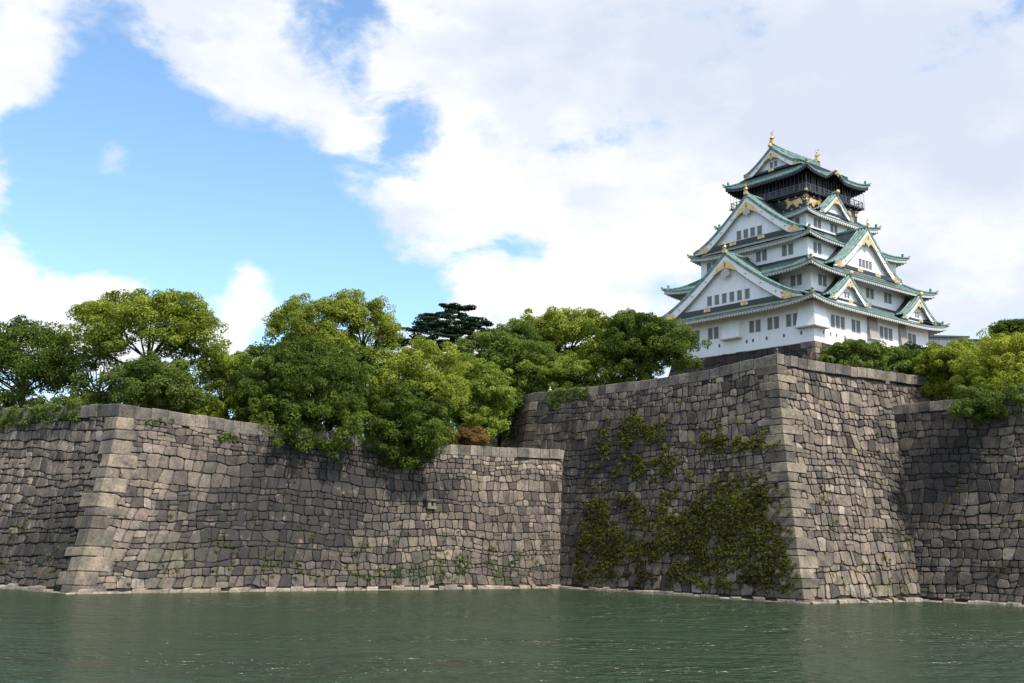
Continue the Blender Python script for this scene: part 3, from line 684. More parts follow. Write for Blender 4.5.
climber('wall_weeds', None, LW, 0, lambda u, z: (nz(u, z, .4, 2.0) > .1) * (.7 * blob(u, z, (33, 4.5), 6, 2) + .5 * blob(u, z, (41, 2.5), 3, 1.5)), 40, (15, 44), (.6, 9), 'leaf_weed', 32, per=34, size=.15, cr=(.2, .4), bulge=.12, kind='stuff')
climber('wall_weeds', None, TW, 2, lambda u, z: (nz(u, z, .35, 6.0) > .05) * (.8 * blob(u, z, (7.5, 11), 3.2, 2.6) + .7 * blob(u, z, (14, 3), 7, 2.5) + .35 * blob(u, z, (22, 10), 4, 8)), 110, (1, 29), (.6, 24), 'leaf_weed', 33, per=34, size=.15, cr=(.15, .40), bulge=.12, kind='stuff')
climber('wall_weeds', None, RW, 0, lambda u, z: (nz(u, z, .4, 8.0) > .1) * (.7 * blob(u, z, (12, 17), 3, 5) + .3), 60, (9, 26), (.6, 24), 'leaf_ivy', 34, per=40, size=.16, cr=(.2, .45), bulge=.15, kind='stuff')
climber('wall_weeds', None, TW, 1, lambda u, z: (nz(u, z, .4, 8.0) > .1) * (.5 * blob(u, z, (LA - 32, 3), 8, 3) + .15), 90, (LA - 44, LA - 4), (.6, 26), 'leaf_ivy', 35, per=40, size=.16, cr=(.2, .45), bulge=.15, kind='stuff')

# ------------------------------------------------------------------ castle tower
ZB = 40.5; CAS = (54.4, 204.3); RZ = R(38.5)
castle = empty('castle_tower', (*CAS, ZB), RZ)
tag(castle, 'white five-tiered castle keep with green copper roofs and gold ornaments on the hill', 'castle')
def cb(mb, name, mat, parent=None, smooth=False):      # castle part: heights are written above water
    return mb.build(name, M[mat], parent or castle, off=(0, 0, ZB), smooth=smooth)
def storey(hx, hy, z0, z1, mat='plaster', name='wall'):
    m_ = MB(); m_.box(-hx, hx, -hy, hy, z0, z1); return cb(m_, name, mat)
# side frames: (along, outward, z) -> local
def fr(side):
    return {'L': lambda a, o, z: (-o, a, z), 'R': lambda a, o, z: (a, -o, z), 'B': lambda a, o, z: (o, a, z), 'F': lambda a, o, z: (a, o, z)}[side]
W1 = storey(17.6, 16.0, 40.5, 47.6); W2 = storey(15.8, 14.3, 47.6, 54.2); W3 = storey(13.7, 12.3, 54.2, 60.1); W4 = storey(9.8, 9.3, 60.1, 66.0)
for (hx_, hy_, z_, w_) in ((15.8, 14.3, 49.2, W2), (13.7, 12.3, 56.1, W3), (9.8, 9.3, 62.7, W4)):
    m_ = MB(); m_.box(-hx_ - .06, hx_ + .06, -hy_ - .06, hy_ + .06, z_ - .6, z_ + .75); cb(m_, 'black_sill_band', 'black', w_)
W5 = storey(7.9, 8.0, 66.0, 70.7, 'black', 'black_wall'); W6 = storey(6.9, 6.9, 70.7, 77.0, 'black', 'lookout_wall')

def roof(ox, oy, ze, ix, iy, zi, lift, bumps={}, thick=.22, raft=True, dark=False):
    """one skirt of roof: concave slope, corners turned up"""
    root_ = None
    rf = MB(); ribs = []; ed = MB(); so = MB(); ra = MB(); hips = []
    tiles_v = []; tiles_f = []; rib = []
    n, m = 40, 8
    def surf(side, s, t):
        # s -1..1 along the side, t 0 inner .. 1 outer
        if side in 'LB': ia, io, oa, oo = iy, ix, oy, ox
        else: ia, io, oa, oo = ix, iy, ox, oy
        a = s * (ia + (oa - ia) * t); o = io + (oo - io) * t
        z = zi + (ze - zi) * (1 - (1 - t) ** 1.35) + lift * (abs(s) ** 5) * t ** 2 
        if side in bumps:
            c, wd, hgt = bumps[side]; q = (a - c) / wd
            if abs(q) < 1: z += hgt * (.5 + .5 * math.cos(math.pi * q)) * t ** 1.5
        return a, o, z
    for side in 'LRBF':
        F_ = fr(side); k0 = len(tiles_v)
        for j in range(m + 1):
            for i in range(n + 1):
                a, o, z = surf(side, -1 + 2 * i / n, j / m); tiles_v.append(F_(a, o, z + thick)); rib.append(a)
        tiles_f += [(k0 + j * (n + 1) + i, k0 + j * (n + 1) + i + 1, k0 + (j + 1) * (n + 1) + i + 1, k0 + (j + 1) * (n + 1) + i) for j in range(m) for i in range(n)]
        # edge of the tiles, board under it, soffit
        def strip(mb, t0, dz0, t1, dz1, oo0=0.0, oo1=0.0):
            vs = []
            for i in range(n + 1):
                s = -1 + 2 * i / n
                a, o, z = surf(side, s, t0); vs.append(F_(a, o + oo0, z + dz0))
            for i in range(n + 1):
                s = -1 + 2 * i / n
                a, o, z = surf(side, s, t1); vs.append(F_(a, o + oo1, z + dz1))
            mb.add(vs, [(i, i + 1, n + 2 + i, n + 1 + i) for i in range(n)])
        strip(ed, 1, thick, 1, 0.0); strip(ed, 1, 0.0, .965, 0.0)
        strip(ra, .97, 0.0, .97, -.30); strip(ra, .97, -.30, .93, -.32); strip(ra, .93, -.32, .93, -.58); strip(so, .93, -.58, 0.0, -.85)
        if raft:
            side_len = 2 * (oy if side in 'LB' else ox); nr = int(side_len / .62)
            for r_ in range(nr):
                s = -1 + 2 * (r_ + .5) / nr
                a1, o1, z1 = surf(side, s, .985); a0, o0, z0 = surf(side, s, .35)
                dz_ = -.30; wd = .15
                P = []
                for (a_, o_, z_) in ((a0, o0, z0), (a1, o1 + .02, z1)):
                    P += [F_(a_ - wd, o_, z_ + dz_ - .26), F_(a_ + wd, o_, z_ + dz_ - .26), F_(a_ + wd, o_, z_ + dz_), F_(a_ - wd, o_, z_ + dz_)]
                ra.hexa(P)
        # hips
    for sx in (-1, 1):
        for sy in (-1, 1):
            pts = []
            for j in range(m + 1):
                a, o, z = surf('R', 1.0, j / m); pts.append((sx * a, sy * o, z + thick + .16))
            pts.append((sx * (abs(pts[-1][0]) + .25), sy * (abs(pts[-1][1]) + .25), pts[-1][2] + .35))
            hp = MB(); hp.tube(pts, .22, 6); hips.append(hp)
    me = bpy.data.meshes.new('roof'); me.from_pydata([(v[0], v[1], v[2] - ZB) for v in tiles_v], [], tiles_f)
    q = me.attributes.new('rib', 'FLOAT', 'POINT'); q.data.foreach_set('value', rib)
    ro = link('roof', me, M['copper'], castle)
    cb(ed, 'tile_edge', 'copper_edge', ro).location = (0, 0, 0)
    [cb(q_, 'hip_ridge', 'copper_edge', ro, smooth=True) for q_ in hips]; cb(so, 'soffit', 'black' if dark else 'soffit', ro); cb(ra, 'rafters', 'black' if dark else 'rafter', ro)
    for sx in (-1, 1):
        for sy in (-1, 1):
            tp = MB(); a, o, z = surf('R', 1.0, 1.0); tp.ball((sx * (a + .1), sy * (o + .1), z + .25), .24, 6, 4); cb(tp, 'gold_tip', 'gold', ro); tp = MB()
            a, o, z = surf('R', 1.0, .86); tp.box(sx * a - .16, sx * a + .16, sy * o - .16, sy * o + .16, z + .55, z + 1.15); cb(tp, 'hip_end_tile', 'copper_edge', ro)
    return ro, surf
R1, s1 = roof(20.7, 18.2, 47.0, 15.8, 14.3, 49.3, .95)
R2, s2 = roof(19.3, 17.0, 53.3, 13.7, 12.3, 56.2, .9)
R3, s3 = roof(15.3, 13.9, 60.0, 9.8, 9.3, 62.8, .85)
R4, s4 = roof(11.2, 10.6, 65.9, 7.9, 8.0, 67.5, .75)
R5, s5 = roof(9.7, 9.7, 74.2, 6.4, 5.9, 77.0, 1.0, bumps={'R': (-.9, 3.4, 1.5), 'F': (.9, 3.4, 1.5)}, dark=True)

def ornament(mb, F_, a, o, z, w_, h_, seed=0, tri=False):
    """pierced gilt scroll work: overlapping leaves on one backing"""
    rg = random.Random(seed)
    for k in range(9):
        aa = a + rg.uniform(-.5, .5) * w_ * (1 if not tri else .8); zz = z + rg.uniform(-.5, .5) * h_
        r = rg.uniform(.12, .24) * min(w_, h_)
        pts = [F_(aa + math.cos(t) * r * 1.4, o, zz + math.sin(t) * r) for t in np.linspace(0, 2 * math.pi, 7)[:-1]]
        d = Vector(F_(0, 1, 0)) - Vector(F_(0, 0, 0)); mb.prism(pts, tuple(d * .08))

def shachi(mb, F_, a, o, z, s=1.0, flip=1):
    """gilt dolphin-fish finial: head down, tail raised"""
    pts = []; rad = []
    prof = [(0.0, .0, .42), (.10, .35, .46), (.05, .75, .40), (-.12, 1.15, .28), (-.10, 1.5, .18), (.05, 1.8, .10)]
    for (x, zz, r) in prof: pts.append(F_(a, o + x * s * flip, z + zz * s)); rad.append(r * s)
    mb.tube(pts, rad, 7)
    for sg in (-1, 1):
        mb.prism([F_(a + sg * .05 * s, o, z + 1.65 * s), F_(a + sg * .5 * s, o + .1 * s * flip, z + 2.15 * s), F_(a + sg * .12 * s, o, z + 2.05 * s)], tuple((Vector(F_(0, 1, 0))) * .08))
        mb.prism([F_(a + sg * .35 * s, o, z + .5 * s), F_(a + sg * .75 * s, o, z + .95 * s), F_(a + sg * .3 * s, o, z + .95 * s)], tuple((Vector(F_(0, 1, 0))) * .08))
    d = F_(a, o, z); mb.box(d[0] - .42 * s, d[0] + .42 * s, d[1] - .42 * s, d[1] + .42 * s, d[2] - .5 * s, d[2] + .15 * s)

def window(F_, a, o, z, w_, h_, parent, nbar=4):
    fm = MB(); 
    d0, d1 = -.02, .10
    def bx(a0, a1, z0, z1, o0, o1, mb):
        P = [F_(a0, o + o0, z0), F_(a1, o + o0, z0), F_(a1, o + o1, z0), F_(a0, o + o1, z0), F_(a0, o + o0, z1), F_(a1, o + o0, z1), F_(a1, o + o1, z1), F_(a0, o + o1, z1)]
        mb.hexa(P)
    t = .07
    t = .05; bx(a - w_ / 2, a - w_ / 2 + .05, z - h_ / 2, z + h_ / 2, d0, d1 - .01, fm); bx(a + w_ / 2 - .05, a + w_ / 2, z - h_ / 2, z + h_ / 2, d0, d1 - .01, fm)
    bx(a - w_ / 2 - t, a + w_ / 2 + t, z + h_ / 2, z + h_ / 2 + t, d0, d1 + .03, fm); bx(a - w_ / 2 - t, a + w_ / 2 + t, z - h_ / 2 - t, z - h_ / 2, d0, d1 + .03, fm)
    for k in range(nbar):
        c = a - w_ / 2 + w_ * (k + .5) / nbar; bw = w_ / nbar * .30
        bx(c - bw, c + bw, z - h_ / 2, z + h_ / 2, 0.02, .07, fm)
    wo = cb(fm, 'window', 'lattice', parent)
    pm = MB(); bx(a - w_ / 2, a + w_ / 2, z - h_ / 2, z + h_ / 2, -.02, .012, pm); po = cb(pm, 'pane', 'pane', wo)
    return wo

def gable(side, c, plane, zb, za, hw, depth, nwin=0, wz=0, wsz=(.8, 1.6), wsp=1.7, fish=1.0, board=1.0, rolls=3, seed=0, band=.85, p=1.28, medals=2):
    F_ = fr(side); N = 18
    def prof(s_):   # 0 apex .. 1 foot
        return zb + (za - zb) * ((1 - s_) ** p) + .22 * s_ ** 6
    th = .38
    sl = MB(); edge = MB(); bd = MB(); golds = []; blk = MB(); wl = MB(); rg_v = []; rg_f = []; rib = []
    for sg in (-1, 1):
        # roof slab over the gable
        ku = len(rg_v); nd = 10
        for i in range(N + 1):
            for j in range(nd + 1):
                o = plane - depth * j / nd; rg_v.append(F_(c + sg * hw * i / N, o, prof(i / N) + th)); rib.append(o)
        rg_f += [(ku + i * (nd + 1) + j, ku + i * (nd + 1) + j + 1, ku + (i + 1) * (nd + 1) + j + 1, ku + (i + 1) * (nd + 1) + j) for i in range(N) for j in range(nd)]
        vs = []
        for i in range(N + 1):
            for (o, dz) in ((plane + .12, th + .02), (plane + .12, -.02), (plane - depth, -.02)): vs.append(F_(c + sg * hw * i / N, o, prof(i / N) + dz))
        sl.add(vs, [(i * 3 + j, i * 3 + j + 1, (i + 1) * 3 + j + 1, (i + 1) * 3 + j) for i in range(N) for j in range(2)])
        for k in range(rolls):
            pts = [F_(c + sg * hw * i / N, plane - .05 - .62 * k, prof(i / N) + th + .10) for i in range(N + 1)]
            edge.tube(pts, .20, 6)
        # barge board
        vs = []; bw = board
        for i in range(N + 1):
            s_ = i / N; wd = bw * (.85 + .35 * s_)
            for (o, dz) in ((plane + .02, -.03), (plane + .02, -wd * 1.12), (plane - .22, -wd * 1.12), (plane - .22, -.03)):
                zz = max(prof(s_) + dz, zb - .02) if dz < -.1 else prof(s_) + dz
                vs.append(F_(c + sg * hw * s_, o, zz))
        bd.add(vs, [(i * 4 + j, i * 4 + (j + 1) % 4, (i + 1) * 4 + (j + 1) % 4, (i + 1) * 4 + j) for i in range(N) for j in range(4)])
        # thin dark moulding under the board
        pts = [F_(c + sg * hw * i / N, plane - .04, max(prof(i / N) - bw * (.85 + .35 * i / N) * 1.12 - .05, zb)) for i in range(int(N * .86))]
        blk.tube(pts, .06, 4)
        # gilt foot of the board and studs along it
        fw = hw * .17
        tri_ = [F_(c + sg * hw * .95, plane + .05, zb + .10), F_(c + sg * (hw * .95 - fw), plane + .05, prof(.95 - fw / hw) - .15), F_(c + sg * (hw * .95 - fw * 1.25), plane + .05, zb + .12)]
        gd = MB(); golds.append(('gilt_foot', gd)); gd.prism(tri_, tuple(Vector(F_(0, 1, 0)) * .04))
        ornament(gd, F_, c + sg * (hw * .95 - fw * .75), plane + .06, zb + .55 * board, fw * .9, .8 * board, seed + 3)
        for k in (range(3) if hw > 8 else range(1)):
            s_ = .28 + .2 * k if hw > 8 else .5
            q = F_(c + sg * hw * s_, plane + .05, prof(s_) - bw * .5); gd = MB(); golds.append(('gilt_boss', gd)); gd.ball(q, .20 * min(1, board), 7, 4)
    # wall of the gable
    s_in = .93; pts = [F_(c, plane - .75, prof(0) - .2)]
    left = [F_(c - hw * s_in * i / N, plane - .75, prof(s_in * i / N) - .1) for i in range(1, N + 1)]
    right = [F_(c + hw * s_in * i / N, plane - .75, prof(s_in * i / N) - .1) for i in range(N, 0, -1)]
    poly = pts + left + right; d = Vector(F_(0, -1, 0)) * .5
    vs = poly + [tuple(Vector(q) + d) for q in poly]; n_ = len(poly)
    base_l = F_(c - hw * s_in, plane - .75, zb - .2)
    apex_strip = [F_(c + hw * s_in * (2 * i / (2 * N) - 1), plane - .75, prof(abs(s_in * (2 * i / (2 * N) - 1))) - .1) for i in range(2 * N + 1)]
    bot = [F_(c + hw * s_in * (2 * i / (2 * N) - 1), plane - .75, zb - .3) for i in range(2 * N + 1)]
    wl.add(apex_strip + bot, [(i, i + 1, 2 * N + 2 + i, 2 * N + 1 + i) for i in range(2 * N)])
    # black band at the foot with gilt medallions
    if band:
        a0, a1 = c - hw * .80, c + hw * .80
        P = [F_(a0, plane - .35, zb + .05), F_(a1, plane - .35, zb + .05), F_(a1, plane + .0, zb + .05), F_(a0, plane + .0, zb + .05), F_(a0, plane - .35, zb + band), F_(a1, plane - .35, zb + band), F_(a1, plane, zb + band), F_(a0, plane, zb + band)]
        blk.hexa(P)
        for k in range(medals):
            am = c + hw * .52 * (2 * (k + .5) / medals - 1); mw = .55 * min(1, board) + .15; gd = MB(); golds.append(('gilt_medallion', gd))
            for (dx, w2, h2) in ((-mw * .6, mw * .5, .28), (mw * .6, mw * .5, .28), (0, mw * .35, .18)):
                z_ = zb + band * .55
                P = [F_(am + dx - w2, plane + .01, z_ - h2), F_(am + dx + w2, plane + .01, z_ - h2), F_(am + dx + w2, plane + .06, z_ - h2), F_(am + dx - w2, plane + .06, z_ - h2), F_(am + dx - w2, plane + .01, z_ + h2), F_(am + dx + w2, plane + .01, z_ + h2), F_(am + dx + w2, plane + .06, z_ + h2), F_(am + dx - w2, plane + .06, z_ + h2)]
                gd.hexa(P)
    # gilt work under the apex: two wings and a hanging pendant
    k_ = min(1.25, hw / 12 + .25); gd = MB(); golds.append(('apex_ornament', gd))
    for sg in (-1, 1):
        pts = [F_(c + sg * .12, plane + .05, za - .7 * k_), F_(c + sg * 1.5 * k_, plane + .05, prof(1.5 * k_ / hw) - .5 * k_), F_(c + sg * 2.3 * k_, plane + .05, prof(2.3 * k_ / hw) - 1.0 * k_), F_(c + sg * 1.3 * k_, plane + .05, prof(1.3 * k_ / hw) - 1.25 * k_), F_(c + sg * .12, plane + .05, za - 1.9 * k_)]
        gd.prism(pts, tuple(Vector(F_(0, 1, 0)) * .05)); 
    pw = MB(); ko = k_; k_ = min(k_, hw / 15)
    pw.prism([F_(c + x * k_, plane - .1, za - .9 * (ko - k_) + z_ * k_) for x, z_ in ((0, -2.0), (.75, -2.5), (1.0, -3.1), (.6, -3.5), (.35, -3.45), (0, -4.1), (-.35, -3.45), (-.6, -3.5), (-1.0, -3.1), (-.75, -2.5))], tuple(Vector(F_(0, 1, 0)) * .18))
    # ridge
    rd = MB(); rd.tube([F_(c, plane + .25, za + th + .30), F_(c, plane - 1.2, za + th + .12), F_(c, plane - depth, za + th + .12)], [.36, .33, .30], 8)
    # build
    me = bpy.data.meshes.new('gable'); me.from_pydata([(v[0], v[1], v[2] - ZB) for v in rg_v], [], rg_f)
    q = me.attributes.new('rib', 'FLOAT', 'POINT'); q.data.foreach_set('value', rib)
    go = link('gable', me, M['copper'] if seed == 99 else M['blacktile'], castle)
    cb(sl, 'roof_edge', 'copper_edge', go); cb(edge, 'edge_rolls', 'copper_edge', go, smooth=True); cb(rd, 'ridge', 'copper_edge', go, smooth=True)
    cb(bd, 'barge_board', 'plaster', go); cb(wl, 'gable_wall', 'plaster', go); cb(blk, 'black_band', 'black', go); cb(pw, 'pendant', 'plaster_grey', go)
    gd = MB(); golds.append(('finial', gd))
    if fish: shachi(gd, F_, c, plane + .05, za + th + .5 * fish, fish * .85)
    else: gd.ball(F_(c, plane + .3, za + th + .35), .42, 8, 5)
    for nm_, g_ in golds: cb(g_, nm_, 'gold', go)
    for k in range(nwin):
        window(F_, c + (k - (nwin - 1) / 2) * wsp, plane - .75, wz, wsz[0], wsz[1], go, 3)
    return go
gable('L', .6, 20.5, 47.9, 57.9, 16.4, 6.5, nwin=6, wz=50.25, wsz=(1.0, 1.6), wsp=1.74, fish=.95, board=1.35, rolls=4, seed=1)
gable('L', .4, 14.6, 61.3, 70.1, 12.6, 6.5, nwin=4, wz=63.4, wsz=(1.0, 1.5), wsp=1.6, fish=.95, board=1.15, rolls=4, seed=2)
gable('R', -8.8, 17.3, 48.2, 52.7, 6.0, 3.5, nwin=2, wz=49.7, wsz=(.5, .8), wsp=.85, fish=0, board=.75, seed=3, band=.4, medals=1)
gable('R', 13.1, 17.3, 48.0, 52.5, 6.0, 3.5, nwin=2, wz=49.5, wsz=(.5, .8), wsp=.85, fish=0, board=.75, seed=4, band=.4, medals=1)
gable('R', -1.3, 16.2, 54.6, 62.9, 10.4, 6.5, nwin=4, wz=56.8, wsz=(.75, 1.2), wsp=1.05, fish=.75, board=1.0, rolls=4, seed=5, band=.7)
gable('R', -1.9, 10.3, 66.6, 70.6, 5.2, 2.6, nwin=0, fish=0, board=.7, seed=6, band=.45, medals=0)
# the same gables on the far sides, seen only from elsewhere
gable('B', -.6, 20.5, 47.9, 58.0, 17.0, 6.5, nwin=6, wz=50.25, wsz=(1.0, 1.6), wsp=1.74, fish=.95, board=1.35, rolls=4, seed=11)
gable('F', 1.3, 16.2, 54.6, 62.9, 10.4, 6.5, nwin=4, wz=56.8, wsz=(.75, 1.2), wsp=1.05, fish=.75, board=1.0, rolls=4, seed=12, band=.7)
# crowning gable roof with its ridge along X
top_root = gable('L', 0.0, 7.6, 76.7, 81.0, 6.6, 15.2, nwin=2, wz=78.2, wsz=(.6, .9), wsp=1.0, fish=0, board=.8, rolls=4, seed=99, band=.45, medals=1)
m_ = MB(); m_.box(-7.4, 7.4, -.26, .26, 81.2, 81.8); m_.tube([(-7.6, 0, 82.1), (-4, 0, 81.85), (0, 0, 81.8), (4, 0, 81.85), (7.6, 0, 82.1)], .3, 8)
cb(m_, 'top_ridge', 'copper_edge', top_root)
for sd_, o_ in (('L', 7.2), ('B', 6.9)):
    m_ = MB(); shachi(m_, fr(sd_), 0, o_, 82.6, .95, 1); cb(m_, 'finial', 'gold', castle)

# windows of the storeys
def win_row(side, out_, z, groups, w_=1.02, h_=2.0):
    F_ = fr(side)
    par = {17.6: W1, 16.0: W1, 15.8: W2, 14.3: W2, 13.7: W3, 12.3: W3, 9.8: W4, 9.3: W4}[out_]
    for (c, n) in groups:
        for k in range(n): window(F_, c + (k - (n - 1) / 2) * (w_ + .40), out_, z, w_, h_, par, 4)
win_row('L', 17.6, 44.7, [(10.6, 2), (6.0, 2), (-3.6, 2), (-7.6, 2), (-11.6, 2)]); win_row('R', 16.0, 44.7, [(-10.9, 3), (-5.6, 2), (3.6, 3), (12.0, 2)])
win_row('L', 15.8, 52.0, [(-11.3, 2), (11.3, 2), (6.5, 2), (-6.5, 2)], .95, 1.75); win_row('R', 14.3, 52.0, [(-12.6, 2), (1.6, 2), (7.3, 2), (-4, 2)], .9, 1.7)
win_row('L', 13.7, 58.5, [(9.6, 2), (-2.2, 2), (-8.0, 2)], 1.0, 1.8); win_row('R', 12.3, 58.5, [(-11.0, 2), (9.5, 2)], .9, 1.7)
win_row('R', 9.3, 64.6, [(-6.6, 2), (-1.6, 2), (3.6, 2), (7.8, 1)], .8, 1.4); win_row('L', 9.8, 64.6, [(-7.4, 1), (7.4, 1)], .8, 1.4)
win_row('B', 17.6, 44.7, [(10.6, 2), (0, 2), (-10.6, 2)]); win_row('F', 16.0, 44.7, [(-10.9, 2), (0, 2), (10.9, 2)])
# gun loops
def loops(side, out_, z, cs):
    F_ = fr(side)
    for c in cs:
        m_ = MB(); P = []
        for zz in (z - .3, z + .3): P += [F_(c - .2, out_ - .05, zz), F_(c + .2, out_ - .05, zz), F_(c + .2, out_ + .02, zz), F_(c - .2, out_ + .02, zz)]
        m_.hexa(P); cb(m_, 'gun_loop', 'pane', W1)
loops('L', 17.6, 42.2, [9.5, 7.4, 4.6, -1.7, -3.1, -6.1, -9.8]); loops('R', 16.0, 42.3, [-13.0, -11.3, -8.9, -4.5, -2.9, 5.2, 6.6])
# stone-dropping bays: walls that flare out, open below
def bay(side, out_, a0, a1, z0=43.1, z1=47.2, fl=1.0, mt='plaster'):
    F_ = fr(side); m_ = MB()
    m_.hexa([F_(a0, out_ - .1, z0), F_(a1, out_ - .1, z0), F_(a1, out_ + fl, z0), F_(a0, out_ + fl, z0), F_(a0 + .1, out_ - .1, z1), F_(a1 - .1, out_ - .1, z1), F_(a1 - .1, out_ + .12, z1), F_(a0 + .1, out_ + .12, z1)])
    o = cb(m_, 'stone_drop_bay', mt, W1)
    b_ = MB(); P = []
    for zz in (z0 - .22, z0 - .003): P += [F_(a0 - .12, out_ + .01, zz), F_(a1 + .12, out_ + .01, zz), F_(a1 + .12, out_ + fl + .14, zz), F_(a0 - .12, out_ + fl + .14, zz)]
    b_.hexa(P); cb(b_, 'bay_sill', 'plaster_grey', o)
bay('L', 17.6, -.6, 3.4); bay('R', 16.0, -2.2, .8, fl=.7, mt='bay_shade'); bay('R', 16.0, 7.6, 9.9, fl=.7, mt='bay_shade')
m_ = MB()      # corner bay wraps round the near corner
x0, y0 = -17.6, -16.0
m_.hexa([(x0 - 1, y0 - 1, 43.1), (x0 + 3.0, y0 - 1, 43.1), (x0 + 3.0, y0 + 3.0, 43.1), (x0 - 1, y0 + 3.0, 43.1), (x0 - .12, y0 - .12, 47.2), (x0 + 2.9, y0 - .12, 47.2), (x0 + 2.9, y0 + 2.9, 47.2), (x0 - .12, y0 + 2.9, 47.2)])
o = cb(m_, 'stone_drop_bay', 'plaster', W1)
m_ = MB(); m_.box(x0 - 1.14, x0 + 3.1, y0 - 1.14, y0 + 3.1, 42.88, 43.097); cb(m_, 'bay_sill', 'plaster_grey', o)
loops('L', 17.6, 42.2, [-13.4]); loops('R', 16.0, 42.3, [-15.0])

# balcony round the lookout storey
m_ = MB(); m_.box(-9.0, 9.0, -8.8, 8.8, 70.55, 70.85); 
for s_ in np.arange(-8.4, 8.5, 1.2):
    m_.box(s_ - .12, s_ + .12, -8.75, 8.75, 70.3, 70.548)
bal = cb(m_, 'balcony', 'black')
m_ = MB()
for z_, r_ in ((71.95, .07), (71.45, .045), (71.1, .045)):
    for a_, b_ in (((-8.9, -8.7), (8.9, -8.7)), ((8.9, -8.7), (8.9, 8.7)), ((8.9, 8.7), (-8.9, 8.7)), ((-8.9, 8.7), (-8.9, -8.7))):
        m_.tube([(*a_, z_), (*b_, z_)], r_, 5)
for s_ in np.linspace(-8.7, 8.7, 14):
    for q in ((s_ * 1.02, -8.7), (s_ * 1.02, 8.7), (-8.9, s_), (8.9, s_)): m_.box(q[0] - .06, q[0] + .06, q[1] - .06, q[1] + .06, 70.85, 72.05)
cb(m_, 'railing', 'net', bal)
m_ = MB()
for s_ in np.linspace(-9.0, 9.0, 22):
    for q in ((s_, -9.0), (s_, 9.0), (-9.15, s_), (9.15, s_)): m_.tube([(q[0], q[1], 70.7), (q[0] * .98, q[1] * .98, 74.0)], .018, 4, caps=False)
cb(m_, 'safety_net', 'net', bal)
# brackets and posts of the lookout
m_ = MB()
for s_ in np.linspace(-6.9, 6.9, 8):
    for q in ((s_, -6.95), (s_, 6.95), (-6.95, s_), (6.95, s_)): m_.box(q[0] - .16, q[0] + .16, q[1] - .16, q[1] + .16, 70.86, 75.4)
cb(m_, 'lookout_posts', 'black', W6)
# gilt tigers, medallions and studs on the black storey
def tiger(F_, a, o, z, s, flip):
    pts = [(-1.7, .1), (-1.5, .55), (-1.1, .75), (-.8, .55), (-.2, .62), (.5, .5), (1.0, .7), (1.35, 1.0), (1.75, .9), (1.3, .45), (1.15, .1), (1.35, -.35), (1.55, -.55), (1.1, -.6), (.8, -.2), (.2, -.1), (-.3, -.15), (-.6, -.5), (-.45, -.7), (-.9, -.7), (-1.0, -.3), (-1.2, -.1), (-1.6, -.35), (-1.9, -.3), (-1.6, -.05)]
    m_ = MB(); P = [F_(a + x * s * flip, o, z + y * s) for x, y in pts]; n = len(P); c_ = F_(a, o + .22, z + .2 * s)
    O = Vector(F_(0, 1, 0)) * .10; Q = [tuple(Vector(q) + O) for q in P]
    m_.add(P + Q + [c_], [(i, (i + 1) % n, (i + 1) % n + n, i + n) for i in range(n)] + [(i + n, (i + 1) % n + n, 2 * n) for i in range(n)])
    cb(m_, 'gilt_tiger', 'gold', W5)
for sd_, o_ in (('L', 7.9), ('R', 8.0), ('B', 7.9), ('F', 8.0)):
    F_ = fr(sd_)
    for c_, fl in ((-5.2, 1), (4.0, -1)): tiger(F_, c_, o_ + .01, 68.95, 1.15, fl)
rg = random.Random(4)
for sd_, o_ in (('L', 7.92), ('R', 8.02), ('B', 7.92), ('F', 8.02)):
    F_ = fr(sd_)
    for k in range(9):
        m_ = MB(); c_ = -7.6 + 15.2 * k / 8; d = Vector(F_(0, 1, 0)) * .07
        m_.prism([F_(c_ + math.cos(t) * .22, o_, 70.15 + math.sin(t) * .22) for t in np.linspace(0, 2 * math.pi, 7)[:-1]], tuple(d))
        if k % 2 == 0: ornament(m_, F_, c_, o_, 69.6 if k not in (2, 6) else 70.1, .7, 1.0, k)
        cb(m_, 'gilt_ornament', 'gold', W5); m_ = MB()
        m_.prism([F_(c_ + .9 + math.cos(t) * .15, o_, 67.95 + math.sin(t) * .15) for t in np.linspace(0, 2 * math.pi, 7)[:-1]], tuple(d)); cb(m_, 'gilt_stud', 'gold', W5)
for sx in (-1, 1):
    for sy in (-1, 1):
        m_ = MB(); m_.ball((sx * 7.95, sy * 8.05, 70.0), .30, 7, 4); m_.ball((sx * 7.95, sy * 8.05, 69.2), .22, 7, 4); m_.box(sx * 9.0 - .2, sx * 9.0 + .2, sy * 8.8 - .2, sy * 8.8 + .2, 70.5, 70.9); cb(m_, 'gilt_corner_fitting', 'gold', W5)
# karahafu: gilt boss under the curved eave
m_ = MB(); ornament(m_, fr('R'), -.9, 10.0, 75.1, 1.2, .7, 5); m_.ball((-.9, -9.75, 76.0), .28, 7, 4); cb(m_, 'gilt_boss', 'gold', R5)

